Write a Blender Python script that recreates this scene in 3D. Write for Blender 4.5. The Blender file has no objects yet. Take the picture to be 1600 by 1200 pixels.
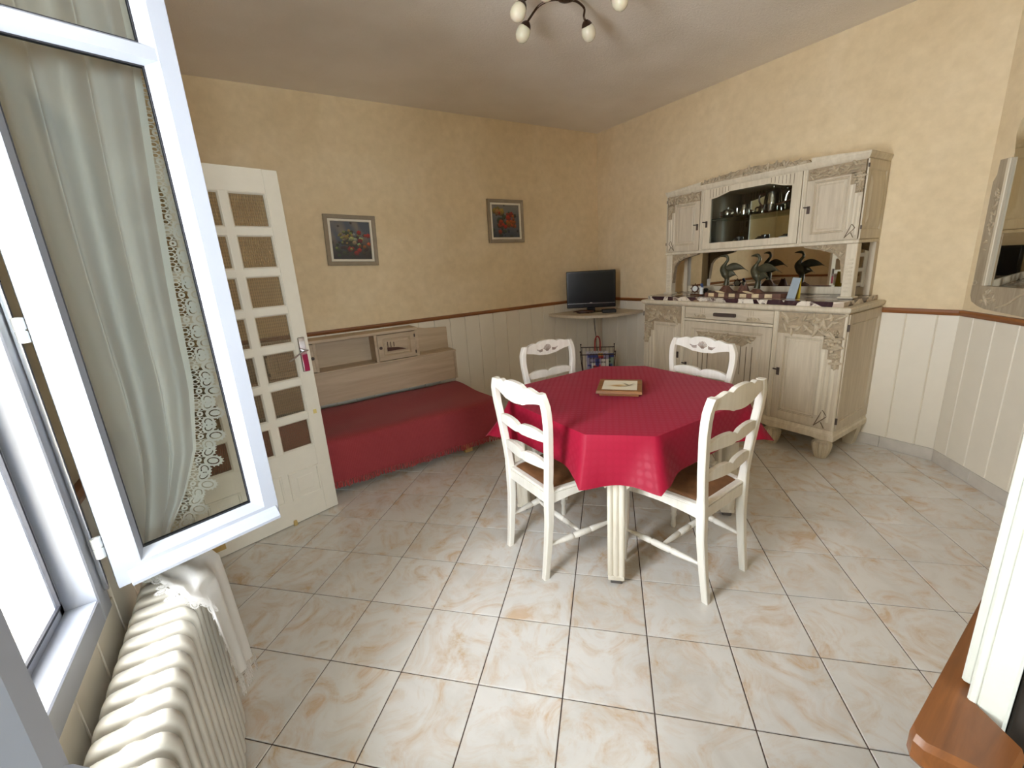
import bpy, bmesh, math, random
from math import sin, cos, pi, radians, sqrt, atan2, hypot, exp
from mathutils import Vector, Matrix

S = bpy.context.scene
C = S.collection

# ------------------------------------------------------------------ camera
CAM = (-0.24769, -2.66248, 1.47555)
RIGHT = (0.83928705, -0.54016281, -0.06181739)
DOWN = (-0.18449252, -0.17599884, -0.96694722)
FWD = (0.51142914, 0.82295112, -0.24736954)
cam_data = bpy.data.cameras.new('camera')
cam = bpy.data.objects.new('camera', cam_data)
C.objects.link(cam)
cam.matrix_world = Matrix(((RIGHT[0], -DOWN[0], -FWD[0], CAM[0]),
                           (RIGHT[1], -DOWN[1], -FWD[1], CAM[1]),
                           (RIGHT[2], -DOWN[2], -FWD[2], CAM[2]), (0, 0, 0, 1)))
cam_data.sensor_width = 36.0
cam_data.lens = 656.922 / 1600 * 36.0
cam_data.shift_x = -4.0157 / 1600
cam_data.shift_y = -17.52 / 1600
cam_data.clip_start = 0.02
S.camera = cam

# ------------------------------------------------------------------ light
world = bpy.data.worlds.new('overcast_sky')
S.world = world
world.use_nodes = True
_bg = world.node_tree.nodes['Background']
_bg.inputs['Color'].default_value = (0.91, 0.955, 1.02, 1)
_bg.inputs['Strength'].default_value = 18.0
S.view_settings.view_transform = 'Standard'
S.view_settings.look = 'None'
S.view_settings.gamma = 1.0
S.view_settings.use_curve_mapping = False
S.view_settings.exposure = 0.9
S.cycles.use_denoising = True
S.cycles.max_bounces = 12
S.cycles.diffuse_bounces = 8
S.cycles.glossy_bounces = 5
S.cycles.transparent_max_bounces = 24
S.cycles.sample_clamp_indirect = 6.0
S.cycles.caustics_reflective = False
S.cycles.caustics_refractive = False


def portal(name, loc, rot, sx, sy):
    l = bpy.data.lights.new(name, 'AREA')
    l.shape = 'RECTANGLE'
    l.size = sx
    l.size_y = sy
    l.cycles.is_portal = True
    o = bpy.data.objects.new(name, l)
    C.objects.link(o)
    o.location = loc
    o.rotation_euler = rot
    return o


portal('window_daylight', (-0.79, -1.875, 1.57), (0, radians(-90), 0), 1.70, 1.0)
portal('added_kitchen_daylight', (-0.08, -4.72, 1.6), (radians(90), 0, 0), 1.06, 1.1)  # guides sky light through the unseen window added behind the viewer


# ------------------------------------------------------------------ materials
def lin(c):
    return tuple((x / 255 / 12.92 if x / 255 <= 0.04045 else ((x / 255 + 0.055) / 1.055) ** 2.4) for x in c)


class NT:
    def __init__(s, name):
        s.m = bpy.data.materials.new(name)
        s.m.use_nodes = True
        s.t = s.m.node_tree
        s.b = s.t.nodes['Principled BSDF']
        s.out = s.t.nodes['Material Output']

    def n(s, typ, **kw):
        nd = s.t.nodes.new(typ)
        for k, v in kw.items():
            if k in nd.inputs:
                nd.inputs[k].default_value = v
            else:
                setattr(nd, k, v)
        return nd

    def l(s, a, b):
        s.t.links.new(a, b)

    def coord(s, scale=(1, 1, 1), rnd=False, kind='Object', rot=(0, 0, 0)):
        tc = s.n('ShaderNodeTexCoord')
        mp = s.n('ShaderNodeMapping')
        mp.inputs['Scale'].default_value = scale
        mp.inputs['Rotation'].default_value = rot
        s.l(tc.outputs[kind], mp.inputs['Vector'])
        if rnd:
            oi = s.n('ShaderNodeObjectInfo')
            mu = s.n('ShaderNodeMath', operation='MULTIPLY')
            mu.inputs[1].default_value = 57.0
            s.l(oi.outputs['Random'], mu.inputs[0])
            ad = s.n('ShaderNodeVectorMath', operation='ADD')
            s.l(mp.outputs[0], ad.inputs[0])
            s.l(mu.outputs[0], ad.inputs[1])
            return ad.outputs[0]
        return mp.outputs[0]

    def noise(s, vec, scale=5, detail=4, rough=0.5, dist=0.0):
        nd = s.n('ShaderNodeTexNoise')
        nd.inputs['Scale'].default_value = scale
        nd.inputs['Detail'].default_value = detail
        nd.inputs['Roughness'].default_value = rough
        nd.inputs['Distortion'].default_value = dist
        s.l(vec, nd.inputs['Vector'])
        return nd.outputs['Fac']

    def ramp(s, fac, stops):
        r = s.n('ShaderNodeValToRGB')
        els = r.color_ramp.elements
        while len(els) < len(stops):
            els.new(0.5)
        for e, (p, c) in zip(els, stops):
            e.position = p
            e.color = (*c, 1) if len(c) == 3 else c
        s.l(fac, r.inputs['Fac'])
        return r.outputs['Color']

    def mix(s, fac, a, b, mode='MIX'):
        nd = s.n('ShaderNodeMix', data_type='RGBA', blend_type=mode)
        for sock, val in ((nd.inputs[0], fac), (nd.inputs[6], a), (nd.inputs[7], b)):
            if hasattr(val, 'links'):
                s.l(val, sock)
            elif isinstance(val, (int, float)):
                sock.default_value = val
            else:
                sock.default_value = (*val, 1)
        return nd.outputs[2]

    def bump(s, h, strength=0.3, dist=0.01):
        b = s.n('ShaderNodeBump')
        b.inputs['Strength'].default_value = strength
        b.inputs['Distance'].default_value = dist
        s.l(h, b.inputs['Height'])
        s.l(b.outputs[0], s.b.inputs['Normal'])

    def set(s, **kw):
        for k, v in kw.items():
            k = k.replace('_', ' ')
            if hasattr(v, 'links'):
                s.l(v, s.b.inputs[k])
            else:
                s.b.inputs[k].default_value = (*v, 1) if isinstance(v, tuple) and len(v) == 3 else v
        return s


M = {}


def plain(name, rgb, rough=0.5, metal=0.0, var=0.0, scale=8, bump=0.0, bscale=60, spec=0.5, **kw):
    k = NT(name)
    col = lin(rgb)
    if var:
        v = k.coord(rnd=True)
        f = k.noise(v, scale, 5, 0.6)
        a = tuple(x * (1 - var) for x in col)
        b = tuple(min(1, x * (1 + var)) for x in col)
        k.set(Base_Color=k.ramp(f, [(0.3, a), (0.7, b)]))
    else:
        k.set(Base_Color=col)
    if bump:
        k.bump(k.noise(k.coord(), bscale, 3), bump, 0.004)
    k.set(Roughness=rough, Metallic=metal)
    k.b.inputs['Specular IOR Level'].default_value = spec
    for a, b in kw.items():
        k.set(**{a: b})
    M[name] = k.m
    return k


# wallpaper: warm sand with soft cloudy blotches
k = NT('sand_wallpaper')
v = k.coord()
f1 = k.noise(v, 1.6, 6, 0.62, 0.6)
f2 = k.noise(v, 14, 5, 0.6)
c1 = k.ramp(f1, [(0.3, lin((220, 200, 163))), (0.5, lin((228, 209, 173))), (0.72, lin((233, 216, 184)))])
c2 = k.ramp(f2, [(0.35, (0.88, 0.87, 0.84)), (0.65, (1.0, 1.0, 1.0))])
k.set(Base_Color=k.mix(0.7, c1, c2, 'MULTIPLY'), Roughness=0.85)
k.bump(k.noise(k.coord((1, 1, 0.6)), 90, 4, 0.7), 0.25, 0.003)
M['wallpaper'] = k.m

k = NT('rough_ceiling_plaster')
v = k.coord()
k.set(Base_Color=k.ramp(k.noise(v, 2.2, 5), [(0.3, lin((232, 225, 213))), (0.7, lin((242, 236, 226)))]), Roughness=0.95)
k.bump(k.noise(v, 70, 5, 0.75), 0.7, 0.008)
M['ceiling'] = k.m

k = NT('ceramic_floor_tile')
v = k.coord(rnd=True)
warp = k.noise(v, 3.0, 5, 0.6, 0.8)
va = k.noise(v, 5.5, 7, 0.68, 1.9)
veins = k.ramp(va, [(0.46, (0, 0, 0)), (0.57, (0.3, 0.3, 0.3)), (0.69, (0.9, 0.9, 0.9))])
base = k.ramp(warp, [(0.32, lin((203, 200, 193))), (0.5, lin((214, 212, 207))), (0.7, lin((221, 219, 214)))])
tan = k.ramp(k.noise(v, 9, 4), [(0.3, lin((192, 164, 124))), (0.7, lin((202, 176, 150)))])
k.set(Base_Color=k.mix(veins, base, tan), Roughness=0.27)
k.b.inputs['Specular IOR Level'].default_value = 0.45
k.bump(k.noise(v, 14, 3), 0.06, 0.004)
M['tile'] = k.m

plain('grout', (74, 58, 50), 0.9, var=0.15, scale=30)
plain('plinth_tile', (196, 190, 180), 0.4, var=0.07, scale=14)
plain('wainscot', (226, 219, 203), 0.5, var=0.02)
plain('white_paint', (232, 228, 216), 0.42, var=0.03, scale=20)
plain('door_paint', (230, 225, 212), 0.42, var=0.025, scale=12)
plain('casing_paint', (206, 208, 201), 0.5, var=0.03, scale=25, bump=0.15, bscale=120)
plain('window_plastic', (152, 157, 167), 0.3)
plain('gasket', (28, 28, 34), 0.6)
plain('steel', (190, 192, 196), 0.22, metal=1.0)
plain('chrome', (205, 205, 210), 0.12, metal=1.0)
plain('silver', (196, 192, 186), 0.16, metal=1.0)
plain('dark_iron', (62, 46, 40), 0.5, metal=0.3)
plain('lock_plate', (84, 72, 66), 0.45, metal=0.4)
plain('tv_black', (10, 10, 11), 0.2, spec=0.35)
plain('tv_screen', (9, 10, 11), 0.2, spec=0.22)
plain('black_plastic', (18, 17, 17), 0.45)
plain('opal_glass', (226, 220, 196), 0.25, Subsurface_Weight=0.2)
plain('lamp_brown', (72, 52, 38), 0.35, metal=0.6)
plain('radiator_paint', (186, 182, 171), 0.35, var=0.05, scale=18)
plain('rubber_grey', (96, 92, 88), 0.6)
plain('mattress_dark', (58, 46, 42), 0.9)
plain('pale_pine', (196, 166, 106), 0.5, var=0.1, scale=20)
plain('cup_dark', (30, 28, 32), 0.2)
plain('porcelain', (212, 216, 214), 0.2)
plain('wood_handle', (74, 40, 22), 0.4, var=0.2)
plain('verdigris', (70, 68, 50), 0.42, metal=0.4, var=0.35, scale=18)
plain('driftwood', (98, 66, 52), 0.7, var=0.4, scale=16)
plain('bone', (204, 184, 146), 0.5, var=0.2, scale=30)
plain('paper_white', (226, 222, 212), 0.7)
plain('card_yellow', (196, 164, 46), 0.6)
plain('card_blue', (148, 160, 168), 0.6)
plain('red_cord', (150, 24, 28), 0.6)
plain('magenta_print', (160, 24, 74), 0.3)
plain('figure_blue', (52, 74, 120), 0.4)
plain('picture_frame', (150, 137, 116), 0.6, var=0.1, scale=20)
plain('picture_mount', (226, 220, 204), 0.6)
plain('kitchen_wall', (214, 204, 184), 0.8)
plain('dark_gap', (44, 36, 30), 0.7)
plain('tape_yellow', (222, 204, 130), 0.6)
plain('brass', (190, 150, 60), 0.3, metal=0.9)
plain('exterior_render', (224, 218, 206), 0.9)


def wood(name, dark, light, rough=0.45, axis='x', sc=1.0, bump=0.08):
    k = NT(name)
    s = {'x': (2.0, 22, 22), 'y': (22, 2.0, 22), 'z': (22, 22, 2.0)}[axis]
    v = k.coord(tuple(a * sc for a in s), rnd=True)
    f = k.noise(v, 1.0, 6, 0.62, 0.7)
    k.set(Base_Color=k.ramp(f, [(0.3, lin(dark)), (0.7, lin(light))]), Roughness=rough)
    if bump:
        k.bump(f, bump, 0.003)
    M[name] = k.m


wood('rail_wood', (112, 66, 32), (156, 100, 54), 0.4, 'x')
wood('counter_wood', (82, 48, 25), (136, 84, 44), 0.3, 'x', 0.8)
wood('limed', (184, 171, 148), (206, 194, 172), 0.55, 'z', 1.6, 0.06)
wood('limed_h', (184, 171, 148), (206, 194, 172), 0.55, 'x', 1.6, 0.06)
wood('limed_pale', (196, 184, 160), (218, 208, 186), 0.5, 'z', 1.3, 0.06)
wood('bed_wood', (176, 156, 130), (202, 184, 158), 0.5, 'x', 0.6, 0.05)
wood('frame_wood', (146, 132, 110), (180, 166, 142), 0.6, 'z', 1.5, 0.1)
wood('trivet_wood', (104, 66, 32), (150, 102, 54), 0.4, 'x', 1.2)
wood('table_white', (206, 198, 178), (236, 231, 216), 0.45, 'z', 1.5, 0.1)
wood('chair_white', (222, 218, 206), (238, 235, 226), 0.42, 'z', 1.0, 0.04)
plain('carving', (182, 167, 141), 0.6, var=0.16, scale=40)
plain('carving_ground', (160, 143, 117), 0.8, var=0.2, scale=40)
plain('shell_brown', (140, 122, 108), 0.6, var=0.1)  # darker brown for the shell lines on the chair crests
plain('groove_brown', (112, 96, 76), 0.8)  # darker brown for the thin lines on sideboard and hutch

# rush seat
k = NT('rush')
v = k.coord((1, 1, 1))
w = k.n('ShaderNodeTexWave', bands_direction='X')
w.inputs['Scale'].default_value = 60
w.inputs['Distortion'].default_value = 3
w.inputs['Detail'].default_value = 2
k.l(v, w.inputs['Vector'])
k.set(Base_Color=k.mix(k.noise(v, 30, 4), lin((92, 58, 30)), lin((140, 96, 56))), Roughness=0.6)
k.bump(w.outputs['Fac'], 0.5, 0.004)
M['rush'] = k.m

# breccia marble
k = NT('breccia_marble')
v = k.coord((1, 1, 1))
vo = k.n('ShaderNodeTexVoronoi')
vo.inputs['Scale'].default_value = 11
k.l(v, vo.inputs['Vector'])
sep = k.n('ShaderNodeSeparateColor')
k.l(vo.outputs['Color'], sep.inputs[0])
cells = k.ramp(sep.outputs[0], [(0.0, lin((44, 30, 34))), (0.38, lin((70, 46, 52))), (0.5, lin((214, 204, 186))), (0.8, lin((226, 218, 204))), (1.0, lin((150, 116, 80)))])
k.set(Base_Color=k.mix(k.ramp(k.noise(v, 10, 6, 0.7, 1.5), [(0.52, (0, 0, 0)), (0.64, (1, 1, 1))]), cells, lin((74, 52, 52))), Roughness=0.15)
M['marble'] = k.m

# damask table cloth
k = NT('damask_cloth')
tc = k.n('ShaderNodeTexCoord')
mp = k.n('ShaderNodeMapping')
mp.inputs['Scale'].default_value = (34, 34, 34)
mp.inputs['Rotation'].default_value = (0, 0, radians(45))
k.l(tc.outputs['UV'], mp.inputs['Vector'])
ck = k.n('ShaderNodeTexVoronoi')
ck.inputs['Scale'].default_value = 1.0
ck.inputs['Randomness'].default_value = 0.0
k.l(mp.outputs[0], ck.inputs['Vector'])
rings = k.ramp(ck.outputs['Distance'], [(0.30, (0, 0, 0)), (0.44, (1, 1, 1))])
k.set(Base_Color=k.mix(rings, lin((150, 20, 48)), lin((147, 19, 46))),
      Roughness=k.ramp(ck.outputs['Distance'], [(0.30, (0.46,) * 3), (0.44, (0.56,) * 3)]), Sheen_Weight=0.12, Sheen_Roughness=0.4)
k.b.inputs['Sheen Tint'].default_value = (1, 0.45, 0.6, 1)
k.bump(k.noise(k.coord(), 600, 2), 0.1, 0.001)
k.b.inputs['Specular IOR Level'].default_value = 0.16
M['tablecloth'] = k.m

# woven bedspread
k = NT('woven_bedspread')
v = k.coord((1, 1, 1))
w = k.n('ShaderNodeTexWave', bands_direction='X')
w.inputs['Scale'].default_value = 28
w.inputs['Distortion'].default_value = 0.6
w.inputs['Detail'].default_value = 3
w.inputs['Detail Scale'].default_value = 4
k.l(v, w.inputs['Vector'])
k.set(Base_Color=k.mix(k.mix(0.5, w.outputs['Color'], k.noise(v, 40, 4)), lin((142, 46, 52)), lin((160, 60, 66))), Roughness=0.9, Sheen_Weight=0.1)
k.bump(w.outputs['Fac'], 0.4, 0.003)
M['bedspread'] = k.m
plain('fringe', (152, 58, 58), 0.9, var=0.3, scale=60)

# clear window glass (thin): lets light straight through, with a mirror gloss
def thin_glass(name, tint, f0=0.06, rough=0.0):
    k = NT(name)
    t = k.t
    tr = k.n('ShaderNodeBsdfTransparent')
    tr.inputs['Color'].default_value = (*tint, 1)
    gl = k.n('ShaderNodeBsdfGlossy')
    gl.inputs['Roughness'].default_value = rough
    fr = k.n('ShaderNodeFresnel')
    fr.inputs['IOR'].default_value = 1.45
    mx = k.n('ShaderNodeMixShader')
    k.l(fr.outputs[0], mx.inputs[0])
    k.l(tr.outputs[0], mx.inputs[1])
    k.l(gl.outputs[0], mx.inputs[2])
    k.l(mx.outputs[0], k.out.inputs['Surface'])
    t.nodes.remove(k.b)
    M[name] = k.m


thin_glass('window_glass', (0.93, 0.95, 0.93))
thin_glass('cabinet_glass', (0.95, 0.98, 0.96))
thin_glass('shelf_glass', (0.62, 0.80, 0.70))
# reeded door glass
k = NT('reeded_glass')
tr = k.n('ShaderNodeBsdfTransparent')
tr.inputs['Color'].default_value = (0.92, 0.89, 0.83, 1)
k.set(Base_Color=lin((150, 136, 112)), Roughness=0.25)
k.b.inputs['Transmission Weight'].default_value = 0.0
v = k.coord((1, 1, 1))
wv = k.n('ShaderNodeTexWave', bands_direction='X')
wv.inputs['Scale'].default_value = 30
k.l(v, wv.inputs['Vector'])
wz = k.n('ShaderNodeTexWave', bands_direction='Z')
wz.inputs['Scale'].default_value = 18
k.l(v, wz.inputs['Vector'])
add = k.n('ShaderNodeMath', operation='ADD')
k.l(wv.outputs['Fac'], add.inputs[0])
hz = k.n('ShaderNodeMath', operation='MULTIPLY')
hz.inputs[1].default_value = 0.5
k.l(wz.outputs['Fac'], hz.inputs[0])
k.l(hz.outputs[0], add.inputs[1])
k.bump(add.outputs[0], 0.6, 0.004)
mx = k.n('ShaderNodeMixShader')
rr = k.ramp(add.outputs[0], [(0.2, (0.36,) * 3), (0.9, (0.14,) * 3)])
k.l(rr, mx.inputs[0])
k.l(tr.outputs[0], mx.inputs[1])
k.l(k.b.outputs[0], mx.inputs[2])
k.l(mx.outputs[0], k.out.inputs['Surface'])
M['reeded'] = k.m

k = NT('mirror_silver')
k.set(Base_Color=(0.82, 0.82, 0.78), Metallic=1.0, Roughness=0.02)
M['mirror'] = k.m


def sheer(name, rgb, alpha, weave=True):
    k = NT(name)
    tr = k.n('ShaderNodeBsdfTransparent')
    df = k.n('ShaderNodeBsdfDiffuse')
    df.inputs['Color'].default_value = (*lin(rgb), 1)
    tl = k.n('ShaderNodeBsdfTranslucent')
    tl.inputs['Color'].default_value = (*lin(rgb), 1)
    a = k.n('ShaderNodeMixShader')
    a.inputs[0].default_value = 0.4
    k.l(df.outputs[0], a.inputs[1])
    k.l(tl.outputs[0], a.inputs[2])
    b = k.n('ShaderNodeMixShader')
    b.inputs[0].default_value = alpha
    k.l(tr.outputs[0], b.inputs[1])
    k.l(a.outputs[0], b.inputs[2])
    k.l(b.outputs[0], k.out.inputs['Surface'])
    k.t.nodes.remove(k.b)
    M[name] = k.m


sheer('sheer_voile', (240, 242, 245), 0.78)
sheer('lace_thread', (240, 240, 238), 0.97)

k = NT('painted_colours')
at = k.n('ShaderNodeVertexColor')
at.layer_name = 'Col'
k.set(Base_Color=at.outputs['Color'], Roughness=0.5)
M['painted'] = k.m


# ------------------------------------------------------------------ mesh building
class MB:
    def __init__(s):
        s.v = []
        s.f = []
        s.uv = None

    def add(s, vs, fs):
        o = len(s.v)
        s.v += [tuple(p) for p in vs]
        s.f += [tuple(i + o for i in q) for q in fs]
        return s

    def box(s, x0, x1, y0, y1, z0, z1, b=0.0):
        if b <= 0:
            vs = [(x, y, z) for z in (z0, z1) for y in (y0, y1) for x in (x0, x1)]
            return s.add(vs, [(0, 2, 3, 1), (4, 5, 7, 6), (0, 1, 5, 4), (2, 6, 7, 3), (0, 4, 6, 2), (1, 3, 7, 5)])
        b = min(b, abs(x1 - x0) * .45, abs(y1 - y0) * .45, abs(z1 - z0) * .45)
        bm = bmesh.new()
        bmesh.ops.create_cube(bm, size=1.0)
        for q in bm.verts:
            q.co = Vector(((x0 + x1) / 2 + q.co.x * (x1 - x0), (y0 + y1) / 2 + q.co.y * (y1 - y0), (z0 + z1) / 2 + q.co.z * (z1 - z0)))
        bmesh.ops.bevel(bm, geom=bm.edges[:], offset=b, segments=1, affect='EDGES', profile=0.5)
        bm.verts.index_update()
        s.add([q.co[:] for q in bm.verts], [[q.index for q in f.verts] for f in bm.faces])
        bm.free()
        return s

    def loft(s, rings, cap=True, closed=True):
        n = len(rings[0])
        vs = [p for r in rings for p in r]
        fs = []
        m = n if closed else n - 1
        for i in range(len(rings) - 1):
            for j in range(m):
                a, b = i * n + j, i * n + (j + 1) % n
                fs.append((a, b, b + n, a + n))
        if cap and closed:
            fs.append(tuple(range(n - 1, -1, -1)))
            fs.append(tuple(range((len(rings) - 1) * n, len(rings) * n)))
        return s.add(vs, fs)

    def prism(s, pts, to, d0, d1):
        return s.loft([[to(a, b, d0) for a, b in pts], [to(a, b, d1) for a, b in pts]])

    def lathe(s, prof, seg=16, o=(0, 0, 0), ax=None, squash=(1, 1)):
        rings = []
        q = Vector((0, 0, 1)).rotation_difference(Vector(ax)) if ax else None
        for r, z in prof:
            ring = []
            for i in range(seg):
                a = 2 * pi * i / seg
                p = Vector((r * cos(a) * squash[0], r * sin(a) * squash[1], z))
                if q:
                    p = q @ p
                ring.append((p.x + o[0], p.y + o[1], p.z + o[2]))
            rings.append(ring)
        return s.loft(rings)

    def tube(s, path, r, seg=8, cap=True, flat=1.0):
        P = [Vector(p) for p in path]
        R = r if hasattr(r, '__len__') else [r] * len(P)
        t0 = (P[1] - P[0]).normalized()
        up = Vector((0, 0, 1)) if abs(t0.z) < 0.9 else Vector((1, 0, 0))
        u = t0.cross(up).normalized()
        rings = []
        for i, p in enumerate(P):
            t = (P[min(i + 1, len(P) - 1)] - P[max(i - 1, 0)]).normalized()
            u = (u - t * u.dot(t)).normalized()
            w = t.cross(u)
            rings.append([(p + (u * cos(2 * pi * j / seg) + w * sin(2 * pi * j / seg) * flat) * R[i])[:] for j in range(seg)])
        return s.loft(rings, cap)

    def ell(s, c, r, nu=8, nv=5, rot=None):
        vs = []
        fs = []
        vs.append((0, 0, -1))
        for i in range(1, nv):
            a = -pi / 2 + pi * i / nv
            for j in range(nu):
                b = 2 * pi * j / nu
                vs.append((cos(a) * cos(b), cos(a) * sin(b), sin(a)))
        vs.append((0, 0, 1))
        for j in range(nu):
            fs.append((0, 1 + (j + 1) % nu, 1 + j))
            e = len(vs) - 1
            fs.append((e, e - nu + j, e - nu + (j + 1) % nu))
        for i in range(nv - 2):
            for j in range(nu):
                a, b = 1 + i * nu + j, 1 + i * nu + (j + 1) % nu
                fs.append((a, b, b + nu, a + nu))
        out = []
        for p in vs:
            q = Vector((p[0] * r[0], p[1] * r[1], p[2] * r[2]))
            if rot:
                q = rot @ q
            out.append((q.x + c[0], q.y + c[1], q.z + c[2]))
        return s.add(out, fs)

    def grid(s, nu, nv, fn):
        vs = [fn(i / nu, j / nv) for j in range(nv + 1) for i in range(nu + 1)]
        return s.add(vs, [(j * (nu + 1) + i, j * (nu + 1) + i + 1, (j + 1) * (nu + 1) + i + 1, (j + 1) * (nu + 1) + i) for j in range(nv) for i in range(nu)])

    def mesh(s, name, m, smooth=False, angle=40):
        me = bpy.data.meshes.new(name)
        me.from_pydata(s.v, [], s.f)
        bm = bmesh.new()
        bm.from_mesh(me)
        bmesh.ops.recalc_face_normals(bm, faces=bm.faces[:])
        bm.to_mesh(me)
        bm.free()
        me.materials.append(M[m] if isinstance(m, str) else m)
        if smooth:
            me.shade_smooth()
            me.set_sharp_from_angle(angle=radians(angle))
        return me

    def build(s, name, m, parent=None, smooth=False, angle=40, label=None, kind=None):
        return link(name, s.mesh(name, m, smooth, angle), parent, label, kind)


def link(name, me, parent=None, label=None, kind=None):
    o = bpy.data.objects.new(name, me)
    C.objects.link(o)
    if parent is not None:
        o.parent = parent
    if label:
        o['label'] = label
    if kind:
        o['kind'] = kind
    return o


def thing(name, label, cat, loc=(0, 0, 0), rotz=0.0, group=None, kind=None):
    o = bpy.data.objects.new(name, None)
    o.empty_display_size = 0.05
    C.objects.link(o)
    o.location = loc
    o.rotation_euler = (0, 0, rotz)
    tag(o, label, cat, group, kind)
    return o


def tag(o, label, cat, group=None, kind=None):
    o['label'] = label
    o['category'] = cat
    if group:
        o['group'] = group
    if kind:
        o['kind'] = kind
    return o


def struct(name, label, cat, loc=(0, 0, 0), rotz=0.0):
    return thing(name, label, cat, loc, rotz, None, 'structure')


def bez(pts, n=8):
    """Catmull-Rom through pts."""
    P = [Vector(p) for p in pts]
    out = []
    for i in range(len(P) - 1):
        a, b, c, d = P[max(i - 1, 0)], P[i], P[i + 1], P[min(i + 2, len(P) - 1)]
        for k in range(n):
            t = k / n
            out.append(0.5 * ((2 * b) + (c - a) * t + (2 * a - 5 * b + 4 * c - d) * t * t + (3 * b - a - 3 * c + d) * t ** 3))
    out.append(P[-1])
    return [tuple(p) for p in out]


def lerp(a, b, t):
    return a + (b - a) * t


def interp(tab, x):
    for (x0, y0), (x1, y1) in zip(tab, tab[1:]):
        if x <= x1:
            t = (x - x0) / (x1 - x0) if x1 > x0 else 0
            return lerp(y0, y1, min(max(t, 0), 1))
    return tab[-1][1]


def dup(root, loc, rotz, label=None, group=None):
    r = root.copy()
    C.objects.link(r)
    r.location = loc
    r.rotation_euler = (0, 0, rotz)
    if label:
        r['label'] = label
    if group:
        r['group'] = group
    for ch in list(root.children):
        c = ch.copy()
        C.objects.link(c)
        c.parent = r
        for g in list(ch.children):
            d = g.copy()
            C.objects.link(d)
            d.parent = c
    return r


def painted_panel(name, x0, x1, z0, z1, y, fn, parent, n=64, label=None, flat=None):
    """A flat picture: a fine mesh whose points carry the print's colours; fn(u, v) -> sRGB."""
    mb = MB()
    if flat is None:
        mb.grid(n, n, lambda u, v: (lerp(x0, x1, u), y, lerp(z0, z1, v)))
    else:
        mb.grid(n, n, lambda u, v: (lerp(x0, x1, u), lerp(z0, z1, v), flat))
    me = bpy.data.meshes.new(name)
    me.from_pydata(mb.v, [], mb.f)
    at = me.color_attributes.new('Col', 'FLOAT_COLOR', 'POINT')
    for i in range(len(mb.v)):
        u, v = (i % (n + 1)) / n, (i // (n + 1)) / n
        at.data[i].color = (*lin(fn(u, v)), 1)
    me.materials.append(M['painted'])
    return link(name, me, parent, label)

# ------------------------------------------------------------------ the room
XD, XB, YA, YE, CZ = -0.67, 3.53, 1.294, -2.60, 2.88
RAIL = 1.03
XC, YC = 3.53, -1.94            # corner where the angled wall starts
XC2, YC2 = XC + (YE - YC), YE   # where it meets the front wall
ROOM = [(XD, YA), (XB, YA), (XC, YC), (XC2, YC2), (XD, YE)]
YK = -4.6                       # kitchen end

# floor: mortar bed with one tile per object
fl = MB()
fl.box(XD, XB + 0.1, YE, YA + 0.1, -0.08, -0.004)
floor = fl.build('floor', 'grout', kind='structure')
tag(floor, 'cream marbled ceramic tile floor with dark joints laid on the diagonal', 'floor', kind='structure')

TS = 0.308
Q = -pi / 4


def clip(poly, a, b):
    out = []
    ex, ey = b[0] - a[0], b[1] - a[1]
    side = lambda p: ex * (p[1] - a[1]) - ey * (p[0] - a[0])
    for i in range(len(poly)):
        p, q = poly[i], poly[(i + 1) % len(poly)]
        sp, sq = side(p), side(q)
        if sp <= 0:
            out.append(p)
        if (sp < 0 < sq) or (sq < 0 < sp):
            t = sp / (sp - sq)
            out.append((p[0] + (q[0] - p[0]) * t, p[1] + (q[1] - p[1]) * t))
    return out


def tile_mesh(pts, name='tile'):
    b = 0.0025
    cx = sum(p[0] for p in pts) / len(pts)
    cy = sum(p[1] for p in pts) / len(pts)
    ins = []
    for x, y in pts:
        d = hypot(x - cx, y - cy) or 1
        ins.append((x - (x - cx) / d * b * 1.4, y - (y - cy) / d * b * 1.4))
    mb = MB()
    mb.loft([[(x, y, -0.007) for x, y in pts], [(x, y, -0.0012) for x, y in pts], [(x, y, 0.0) for x, y in ins]])
    return mb.mesh(name, 'tile')


half = TS / 2 - 0.0022
full = tile_mesh([(-half, -half), (half, -half), (half, half), (-half, half)])
for i in range(-12, 22):
    for j in range(-16, 12):
        cx, cy = (i + 0.5) * TS, (j + 0.5) * TS
        wx, wy = cx * cos(Q) - cy * sin(Q), cx * sin(Q) + cy * cos(Q)
        pts = []
        for a, b in ((-half, -half), (half, -half), (half, half), (-half, half)):
            pts.append((wx + a * cos(Q) - b * sin(Q), wy + a * sin(Q) + b * cos(Q)))
        poly = pts
        for n in range(5):
            poly = clip(poly, ROOM[n], ROOM[(n + 1) % 5])
            if len(poly) < 3:
                break
        if len(poly) < 3:
            continue
        area = abs(sum(poly[n][0] * poly[(n + 1) % len(poly)][1] - poly[(n + 1) % len(poly)][0] * poly[n][1] for n in range(len(poly)))) / 2
        if area < 0.0008:
            continue
        if area > 0.999 * (2 * half) ** 2:
            o = link('tile', full, floor)
            o.location = (wx, wy, 0)
            o.rotation_euler = (0, 0, Q + (random.Random(i * 77 + j).randrange(4)) * pi / 2)
        else:
            loc = []
            for x, y in poly:
                dx, dy = x - wx, y - wy
                loc.append((dx * cos(Q) + dy * sin(Q), -dx * sin(Q) + dy * cos(Q)))
            clean = []
            for p in loc:
                if not clean or hypot(p[0] - clean[-1][0], p[1] - clean[-1][1]) > 1e-4:
                    clean.append(p)
            if len(clean) > 2:
                o = link('tile', tile_mesh(clean), floor)
                o.location = (wx, wy, 0)
                o.rotation_euler = (0, 0, Q)

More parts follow.
